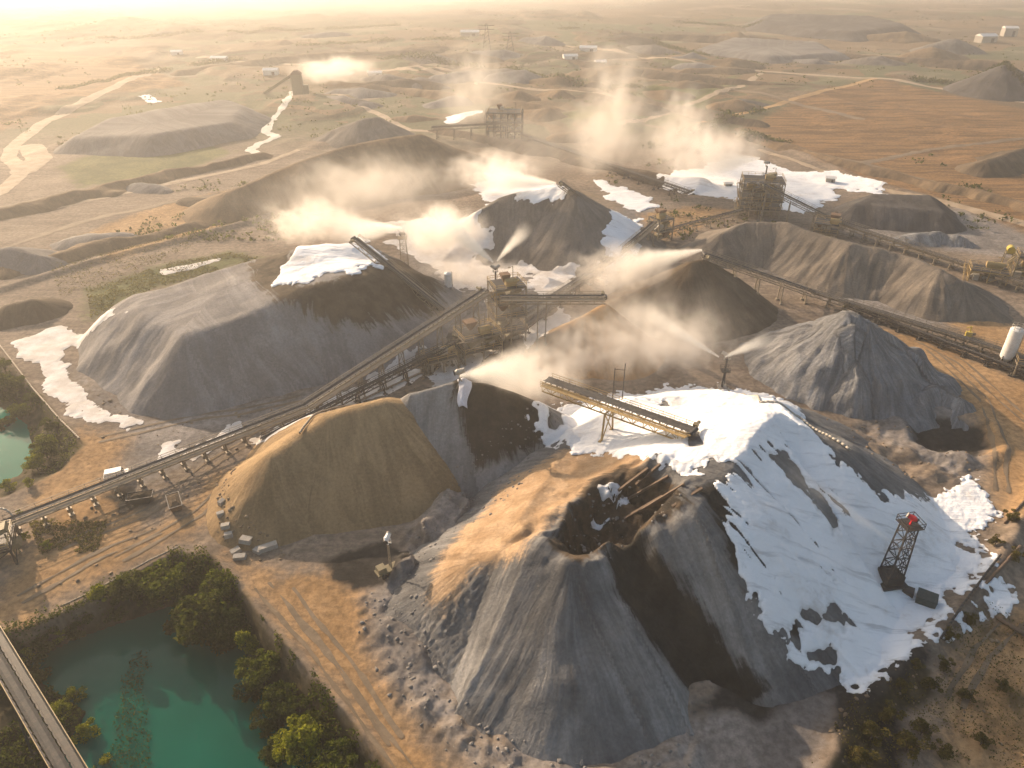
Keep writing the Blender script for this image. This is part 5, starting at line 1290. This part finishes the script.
plant_tree('y', 250, 655, 0.45, 'small bright sapling standing above the right pond bank trees', sz=0.7)
plant_tree('g', 222, 600, 0.8, 'green tree just below the pipe at the top right of the pond')
plant_tree('d', 130, 600, 0.75, 'dark tree on the upper pond rim left of the sunlit tree')
plant_tree('d', 236, 640, 0.9, 'dark spreading tree in the shade of the right pond bank')
plant_tree('y', 100, 600, 0.42, 'small yellowish tree on the upper left pond rim', sz=0.4)
plant_tree('g', 340, 776, 0.8, 'green tree at the bottom edge below the ochre haul road')
plant_tree('g', 282, 712, 0.7, 'small green tree above the bright bottom edge tree')
plant_tree('g', 48, 458, 0.75, 'olive tree on the bank right of the left green pond')
plant_tree('y', 38, 470, 0.6, 'yellowish tree below the olive one beside the left green pond', sz=0.5)
plant_tree('d', 8, 398, 0.9, 'dark tree at the left edge above the green pond')
plant_tree('g', 22, 418, 0.6, 'small green tree on the upper bank of the left green pond')
bl_y = 'small sunlit yellow-green bush on the pond banks'
for (u, v, s) in [(64, 716, 0.9), (76, 700, 0.8), (88, 740, 1.0), (110, 770, 0.9), (62, 640, 0.7), (30, 660, 0.8), (10, 490, 0.8), (0, 478, 0.7), (30, 486, 0.6), (26, 540, 0.5), (48, 548, 0.5), (20, 515, 0.4)]:
    plant_tree('b', u, v, s, bl_y, 'sunlit bushes on the pond banks')
for (u, v, s) in [(150, 606, 1.0), (120, 622, 0.9), (84, 632, 1.0), (50, 646, 1.0), (20, 690, 1.1), (40, 676, 1.0), (250, 700, 1.0), (268, 730, 1.1), (280, 756, 1.0), (200, 580, 0.8), (238, 618, 0.9), (272, 668, 0.8), (300, 712, 0.8), (322, 742, 0.8), (348, 752, 0.6), (10, 430, 1.0), (34, 404, 0.8), (50, 430, 0.8), (6, 372, 1.0), (20, 388, 0.9), (310, 730, 0.9)]:
    plant_tree('e', u, v, s, 'low dark bush in the shade of the pond banks', 'dark bushes on the pond banks')
for (u, v, s) in [(870, 740, 0.9), (890, 720, 0.8), (905, 752, 1.0), (930, 690, 0.7), (860, 766, 0.9), (945, 668, 0.6), (920, 735, 0.8), (965, 700, 0.6), (940, 755, 0.7), (980, 745, 0.6), (1000, 690, 0.6), (1010, 520, 0.7), (995, 545, 0.6), (1016, 560, 0.7), (900, 690, 0.6), (915, 668, 0.5), (950, 640, 0.6), (970, 622, 0.5)]:
    plant_tree('s', u, v, s, 'dry scrub bush on the brown bank at the lower right', 'dry scrub on the lower right bank')

def scatter(name, polys, counts, mat, size, label, hmax, water=False, avoid=None):
    rng = np.random.default_rng(21); C = []
    for V, n in zip(polys, counts):
        x0, x1, y0, y1 = bbox(V, 0)
        x = rng.uniform(x0, x1, n * 2); y = rng.uniform(y0, y1, n * 2); ok = sdf(x, y, V) > 0.3
        if avoid is not None:
            for A in avoid: ok &= sdf(x, y, A) < -0.2
        ok &= fbm(x, y, 4.5, 3, 77) > -0.12
        x, y = x[ok], y[ok]; z = Hall(x, y)
        C.append(np.stack([x, y, z + rng.random(len(x)) ** 1.6 * hmax * (0.35 + 1.3 * np.clip(fbm(x, y, 3.0, 3, 78) + 0.4, 0, 1))], 1))
    v, f = leaves(np.concatenate(C), None, size, rng); c = np.array([v[:, 0].mean(), v[:, 1].mean(), 0])
    o = link_mesh(name, np_mesh(name, v - c, f, tints(len(f), rng), smooth=False), M[mat]); o.location = c
    return tag(o, label, kind='stuff')
clipA = P2([(-60, 640), (30, 620), (90, 596), (172, 550), (214, 556), (264, 618), (332, 696), (400, 790), (330, 860), (-60, 860)])
clipB = P2([(-40, 335), (0, 352), (70, 428), (84, 448), (62, 468), (4, 496), (-40, 510)])
scatter('undergrowth', [clipA, clipB], [60000, 12000], 'leaf_d', 0.2, 'dark tangled undergrowth covering the pond banks', 1.8, avoid=[POND_A, POND_B])
scatter('undergrowth', [clipA, clipB, SCRUB], [9000, 4000, 9000], 'dry', 0.13, 'dry grass and twigs on the banks', 0.8, avoid=[POND_A, POND_B])
scatter('undergrowth', [P2([(26, 520), (110, 520), (100, 552), (40, 560)]), P2(Z_GREEN[1]), P2([(50, 268), (150, 240), (240, 225), (160, 262), (60, 300)])], [1800, 9000, 4000], 'dry', 0.2, 'patchy olive weeds by the tracks behind the broad heap', 0.6)
rng = np.random.default_rng(77); n = 5200
yy = 215 + 900 * rng.random(n) ** 1.7; xx = (rng.random(n) - 0.5) * 1.7 * (yy + 30)
ok = (fbm(xx, yy, 70, 3, 51) > 0.02); xx, yy = xx[ok], yy[ok]
ok = (Hall(xx, yy) - ground(xx, yy) < 0.05) & (sdf(xx, yy, P2([(640, 185), (690, 165), (750, 150), (900, 180), (880, 205), (800, 222), (690, 205)])) < 0); xx, yy = xx[ok], yy[ok]
sz = rng.uniform(0.5, 1.6, len(xx)); C = np.repeat(np.stack([xx, yy, ground(xx, yy)], 1), 9, 0) + rng.normal(0, 1, (len(xx) * 9, 3)) * np.repeat(sz, 9)[:, None] * (0.9, 0.9, 0.3) + np.repeat(sz, 9)[:, None] * (0, 0, 0.5)
v, f = leaves(C, None, 0.55, rng); o = link_mesh('scrub', np_mesh('scrub', v, f, tints(len(f), rng), smooth=False), M['leaf_d']); tag(o, 'dark scrub dotted over the hazy plain', kind='stuff')
# reeds growing out of the pond
rng = np.random.default_rng(9); RP = P2([(134, 655), (150, 650), (146, 700), (152, 768), (140, 830), (112, 830), (114, 720), (122, 690)], -5)
x = rng.uniform(*bbox(RP, 0)[:2], 5000); y = rng.uniform(*bbox(RP, 0)[2:], 5000); ok = (sdf(x, y, RP) + 1.0 * fbm(x, y, 2.0, 3, 5)) > 0; x, y = x[ok], y[ok]
v, f = leaves(np.stack([x, y, -4.95 + rng.random(len(x)) * 0.5], 1), None, 0.13, rng); link_me = np_mesh('reeds', v - (x.mean(), y.mean(), 0), f, smooth=False)
o = link_mesh('reeds', link_me, M['reed']); o.location = (x.mean(), y.mean(), 0); tag(o, 'strip of green weed breaking the teal pond surface', kind='stuff')

# hedgerows and woods in the distance
def far_wood(polys, n, size, hmax, label):
    rng = np.random.default_rng(31); C = []
    for q, m, w in zip(polys, n, [0] * len(polys)):
        V = P2(q); d = np.hypot(*(V[1:] - V[:-1]).T); cum = np.concatenate([[0], np.cumsum(d)]); s = rng.uniform(0, cum[-1], m)
        s = s[fbm(s, s * 0 + m, 30, 2, 3) > -0.15]
        x = np.interp(s, cum, V[:, 0]) + rng.normal(0, 2.2, len(s)); y = np.interp(s, cum, V[:, 1]) + rng.normal(0, 2.2, len(s))
        C.append(np.stack([x, y, Hall(x, y) + rng.random(len(x)) * hmax * (0.6 + 0.9 * np.clip(fbm(s, s * 0 + 3, 9, 2, 4) + 0.4, 0, 1))], 1))
    v, f = leaves(np.concatenate(C), None, size, rng); o = link_mesh('treeline', np_mesh('treeline', v, f, smooth=False), M['leaf_d']); tag(o, label, kind='stuff')
far_wood([[(60, 92), (150, 74), (240, 60)], [(380, 60), (470, 66), (560, 84), (640, 92)], [(640, 40), (700, 56), (760, 66)], [(740, 138), (800, 148), (900, 172), (1040, 206)], [(650, 150), (700, 128), (760, 112)], [(300, 50), (420, 40), (520, 48)], [(880, 78), (960, 86), (1050, 102)], [(100, 40), (240, 34), (400, 26)], [(560, 30), (680, 24), (760, 30)]],
         [3600, 4400, 3200, 4000, 2000, 3600, 3000, 4400, 4000], 0.55, 1.9, 'dark hedgerows and tree belts across the hazy plain')

# ------------------------------------------------------------------ water mist and dust
def mist_mat(name, kind, prm, D, scale, rag, col, an):
    m = bpy.data.materials.new(name); m.use_nodes = True
    t = NT.__new__(NT); t.m = m; t.t = m.node_tree; t.t.nodes.clear(); t.out = t.n('ShaderNodeOutputMaterial')
    co = t.n('ShaderNodeTexCoord').outputs['Object']; sp = t.n('ShaderNodeSeparateXYZ'); t.l(co, sp.inputs[0]); x, y, z = sp.outputs
    if kind == 'jet':
        r0, k, L = prm
        Rz = t.math('MULTIPLY_ADD', z, k, r0)
        q = t.math('DIVIDE', t.math('SQRT', t.math('ADD', t.math('MULTIPLY', x, x), t.math('MULTIPLY', y, y))), Rz)
        prof = t.math('MULTIPLY', t.math('DIVIDE', r0, Rz), t.ramp(z, L * 0.97, L * 0.3))
        e = t.math('SUBTRACT', 1.0, q)
    else:
        a, b, c = prm
        q = t.math('SQRT', t.math('ADD', t.math('ADD', t.math('POWER', t.math('ABSOLUTE', t.math('DIVIDE', x, a)), 2.0), t.math('POWER', t.math('ABSOLUTE', t.math('DIVIDE', y, b)), 2.0)), t.math('POWER', t.math('ABSOLUTE', t.math('DIVIDE', z, c)), 2.0)))
        e = t.math('SUBTRACT', 1.0, q); prof = t.ramp(q, 1.0, 0.55)
    n = t.math('ADD', t.math('MULTIPLY', t.noise(co, scale, 2, 0.6), 0.62), t.math('MULTIPLY', t.noise(co, scale * 3.3, 2, 0.6), 0.38))
    f = t.ramp(t.math('ADD', e, t.math('MULTIPLY', t.math('SUBTRACT', n, 0.5), rag)), 0.15 if kind == 'cloud' else 0.0, 1.1 if kind == 'cloud' else 0.8)
    f = t.math('MULTIPLY', f, t.ramp(q, 0.98, 0.2 if kind == 'cloud' else 0.35))
    dens = t.math('MULTIPLY', t.math('MULTIPLY', f, prof), D)
    v = t.n('ShaderNodeVolumePrincipled'); v.inputs['Color'].default_value = (*col, 1); v.inputs['Anisotropy'].default_value = an
    t.l(dens, v.inputs['Density']); t.l(v.outputs[0], t.out.inputs['Volume'])
    return m
WARM = (1.0, 0.98, 0.94); GOLD = (1.0, 0.95, 0.89)
def jet(name, label, a, b, r0, r1, D, scale=0.25, rag=1.3, col=WARM, an=0.3):
    a = np.array(a); b = np.array(b); L = float(np.linalg.norm(b - a)); k = (r1 - r0) / L
    mb = MB(); mb.tube((0, 0, 0), (0, 0, L), r0 * 1.02, r1 * 1.02, 16)
    o = mb.build(name, mist_mat(name, 'jet', (r0, k, L), D, scale, rag, col, an)); o.location = a
    o.rotation_euler = Vector(b - a).to_track_quat('Z', 'Y').to_euler(); tag(o, label, kind='stuff')
def cloud(name, label, c, r, D, scale=0.14, rag=3.8, col=GOLD, an=0.3, rz=0.0):
    mb = MB(); n, m = 14, 9; vs = []; fs = []
    for i in range(m + 1):
        for j in range(n):
            th = math.pi * i / m; ph = 2 * math.pi * j / n; vs.append((r[0] * 1.05 * math.sin(th) * math.cos(ph), r[1] * 1.05 * math.sin(th) * math.sin(ph), r[2] * 1.05 * math.cos(th)))
    for i in range(m):
        for j in range(n): fs.append((i * n + j, i * n + (j + 1) % n, (i + 1) * n + (j + 1) % n, (i + 1) * n + j))
    mb.add(vs, [f[::-1] for f in fs]); o = mb.build(name, mist_mat(name, 'cloud', r, D, scale, rag, col, an)); o.location = c; o.rotation_euler = (0, 0, rz); tag(o, label, kind='stuff')
jet('water_mist', 'bright mist fanning right from the cannon on the tan heap', S3(460, 376, 16.2), S3(556, 366, 16), 0.4, 9.5, 5.0)
cloud('water_mist', 'beige mist drifting over the dark flank of the tan heap', S3(525, 378, 11), (15, 12, 7), 0.2525)
jet('water_mist', 'thin bright jet thrown left from the mast behind the snowy heap', S3(719, 357, 8.6), S3(632, 303, 17), 0.25, 3.40, 5.0)
jet('water_mist', 'short jet thrown right from the mast behind the snowy heap', S3(725, 357, 8.6), S3(778, 334, 13), 0.25, 3.40, 5.0)
cloud('water_mist', 'beige mist hanging between the orange cone and the snowy heap', S3(640, 340, 8), (28, 20, 11), 0.1413)
cloud('water_mist', 'beige mist over the front of the orange cone', S3(570, 355, 6), (12, 10, 8), 0.2020)
jet('water_mist', 'broad bright mist blown left from the head of the silo conveyor', S3(702, 250, 14.6), S3(596, 272, 12), 0.45, 7.65, 5.0)
cloud('water_mist', 'beige mist between the drive house and the dark brown heap', S3(620, 270, 10), (20, 16, 9), 0.1515)
jet('water_mist', 'white plume blown left from the mast behind the crusher house', S3(760, 158, 11), S3(690, 166, 8), 0.45, 11.05, 5.0)
cloud('water_mist', 'pale mist above the far white ground', S3(700, 150, 12), (32, 25, 16), 0.1010, 0.07)
jet('water_mist', 'left jet from the mast behind the central tower', S3(493, 262, 13), S3(425, 206, 20), 0.4, 6.80, 5.0)
jet('water_mist', 'right jet from the mast behind the central tower', S3(497, 261, 13), S3(532, 222, 20), 0.3, 3.82, 5.0)
cloud('water_mist', 'brightest mist bank right of the pale lattice tower', S3(440, 232, 12), (19, 18, 10), 0.2525)
cloud('water_mist', 'low mist over the pale flat behind the central tower', S3(470, 272, 3), (24, 16, 5), 0.1515)
jet('water_mist', 'mist thrown left from the pale lattice tower', S3(402, 228, 11), S3(330, 232, 15), 0.45, 8.50, 5.0)
cloud('water_mist', 'beige mist curtain behind the white crest of the broad heap', S3(310, 222, 12), (22, 18, 10), 0.1515)
jet('water_mist', 'mist blown left from the stacker over the domed heap', S3(556, 183, 19), S3(470, 178, 16), 0.45, 8.50, 5.0)
cloud('water_mist', 'pale mist left of the domed heap', S3(490, 170, 8), (26, 20, 10), 0.1515, 0.08)
jet('water_mist', 'faint mist blown up the snowy slope from the red cannon', S3(890, 541, 13.2), S3(772, 455, 19), 0.3, 3.06, 0.5)
cloud('dust', 'tall beige dust column rising above the far loading yard', S3(612, 112, 24), (22, 20, 44), 0.6 * 0.1111, 0.05)
cloud('dust', 'smaller beige dust column left of the tall one', S3(474, 88, 20), (28, 24, 34), 0.55 * 0.0707, 0.05)
cloud('dust', 'low beige dust rising left of the far white ground', S3(680, 120, 16), (20, 20, 22), 0.0707, 0.06)
cloud('dust', 'bright distant plume beside the dark tower', S3(335, 70, 8), (42, 30, 13), 0.7 * 0.1767, 0.04)
cloud('dust', 'golden dust hanging over the whole central yard', S3(600, 325, 9), (55, 42, 13), 0.018, 0.07)
cloud('dust', 'golden dust veil behind the crest of the broad left heap', S3(335, 205, 10), (52, 34, 14), 0.016, 0.06)
cloud('dust', 'golden dust veil over the far loading yard', S3(570, 138, 14), (75, 45, 22), 0.010, 0.05)
cloud('dust', 'wide bank of golden dust dissolving the far plain at the upper left', (-330.0, 1150.0, 20.0), (950, 620, 62), 0.0095, 0.006, 0.5)
cloud('dust', 'thin dust bank over the far plain at the upper right', (560.0, 1350.0, 20.0), (700, 620, 62), 0.0050, 0.006, 0.5)
cloud('dust', 'thin dust drifting over the brown earth bank', S3(370, 180, 12), (45, 30, 12), 0.0455, 0.05)

# ------------------------------------------------------------------ air, sun, sky, camera
def haze():
    mb = MB(); x = 21500; y0, y1 = -400, 7400; z0, z1 = -45, 92
    mb.add([(a, b, c) for c in (z0, z1) for a, b in ((-x, y0), (x, y0), (x, y1), (-x, y1))],
           [(3, 2, 1, 0), (4, 5, 6, 7), (0, 1, 5, 4), (1, 2, 6, 5), (2, 3, 7, 6), (3, 0, 4, 7)])
    m = bpy.data.materials.new('air'); m.use_nodes = True; t = m.node_tree; t.nodes.clear()
    o = t.nodes.new('ShaderNodeOutputMaterial'); v = t.nodes.new('ShaderNodeVolumePrincipled')
    v.inputs['Color'].default_value = (0.93, 0.90, 0.87, 1); v.inputs['Density'].default_value = 0.00045; v.inputs['Anisotropy'].default_value = 0.48
    t.links.new(v.outputs[0], o.inputs['Volume'])
    try: m.cycles.homogeneous_volume = True
    except Exception: pass
    ob = mb.build('haze', m); tag(ob, 'warm dusty haze over the whole quarry', kind='stuff')
haze()
w = bpy.data.worlds.new('World'); sc.world = w; w.use_nodes = True
nt = w.node_tree; bg = nt.nodes['Background']
sky = nt.nodes.new('ShaderNodeTexSky'); sky.sky_type = 'NISHITA'; sky.sun_disc = False
sky.sun_elevation = R(SUN_EL); sky.sun_rotation = R(SUN_AZ); sky.air_density = 1.3; sky.dust_density = 4.0
nt.links.new(sky.outputs[0], bg.inputs[0]); bg.inputs[1].default_value = 0.112
sl = bpy.data.lights.new('sun', 'SUN'); sl.energy = 5.0; sl.angle = R(0.5); sl.color = (1.0, 0.77, 0.55)
so = bpy.data.objects.new('sun', sl); COL.objects.link(so)
az, el = R(SUN_AZ), R(SUN_EL)
from mathutils import Vector
so.rotation_euler = Vector((math.sin(az) * math.cos(el), math.cos(az) * math.cos(el), math.sin(el))).to_track_quat('Z', 'Y').to_euler()
so.location = (-60, 60, 120)
cam = bpy.data.cameras.new('camera'); cam.sensor_width = 36; cam.lens = 36 * F / 1024; cam.clip_end = 30000; cam.clip_start = 0.5
co = bpy.data.objects.new('camera', cam); COL.objects.link(co); co.location = (0, 0, CH); co.rotation_euler = (math.pi / 2 - PT, 0, 0)
sc.camera = co
vs = sc.view_settings; vs.view_transform = 'Standard'; vs.look = 'None'; vs.exposure = 0.64; vs.gamma = 1.0; vs.use_curve_mapping = False
sc.render.engine = 'CYCLES'
sc.cycles.use_denoising = True
sc.cycles.max_bounces = 5; sc.cycles.diffuse_bounces = 2; sc.cycles.volume_bounces = 4; sc.cycles.volume_step_rate = 1.5; sc.cycles.transparent_max_bounces = 8
sc.cycles.use_adaptive_sampling = True; sc.cycles.adaptive_threshold = 0.04
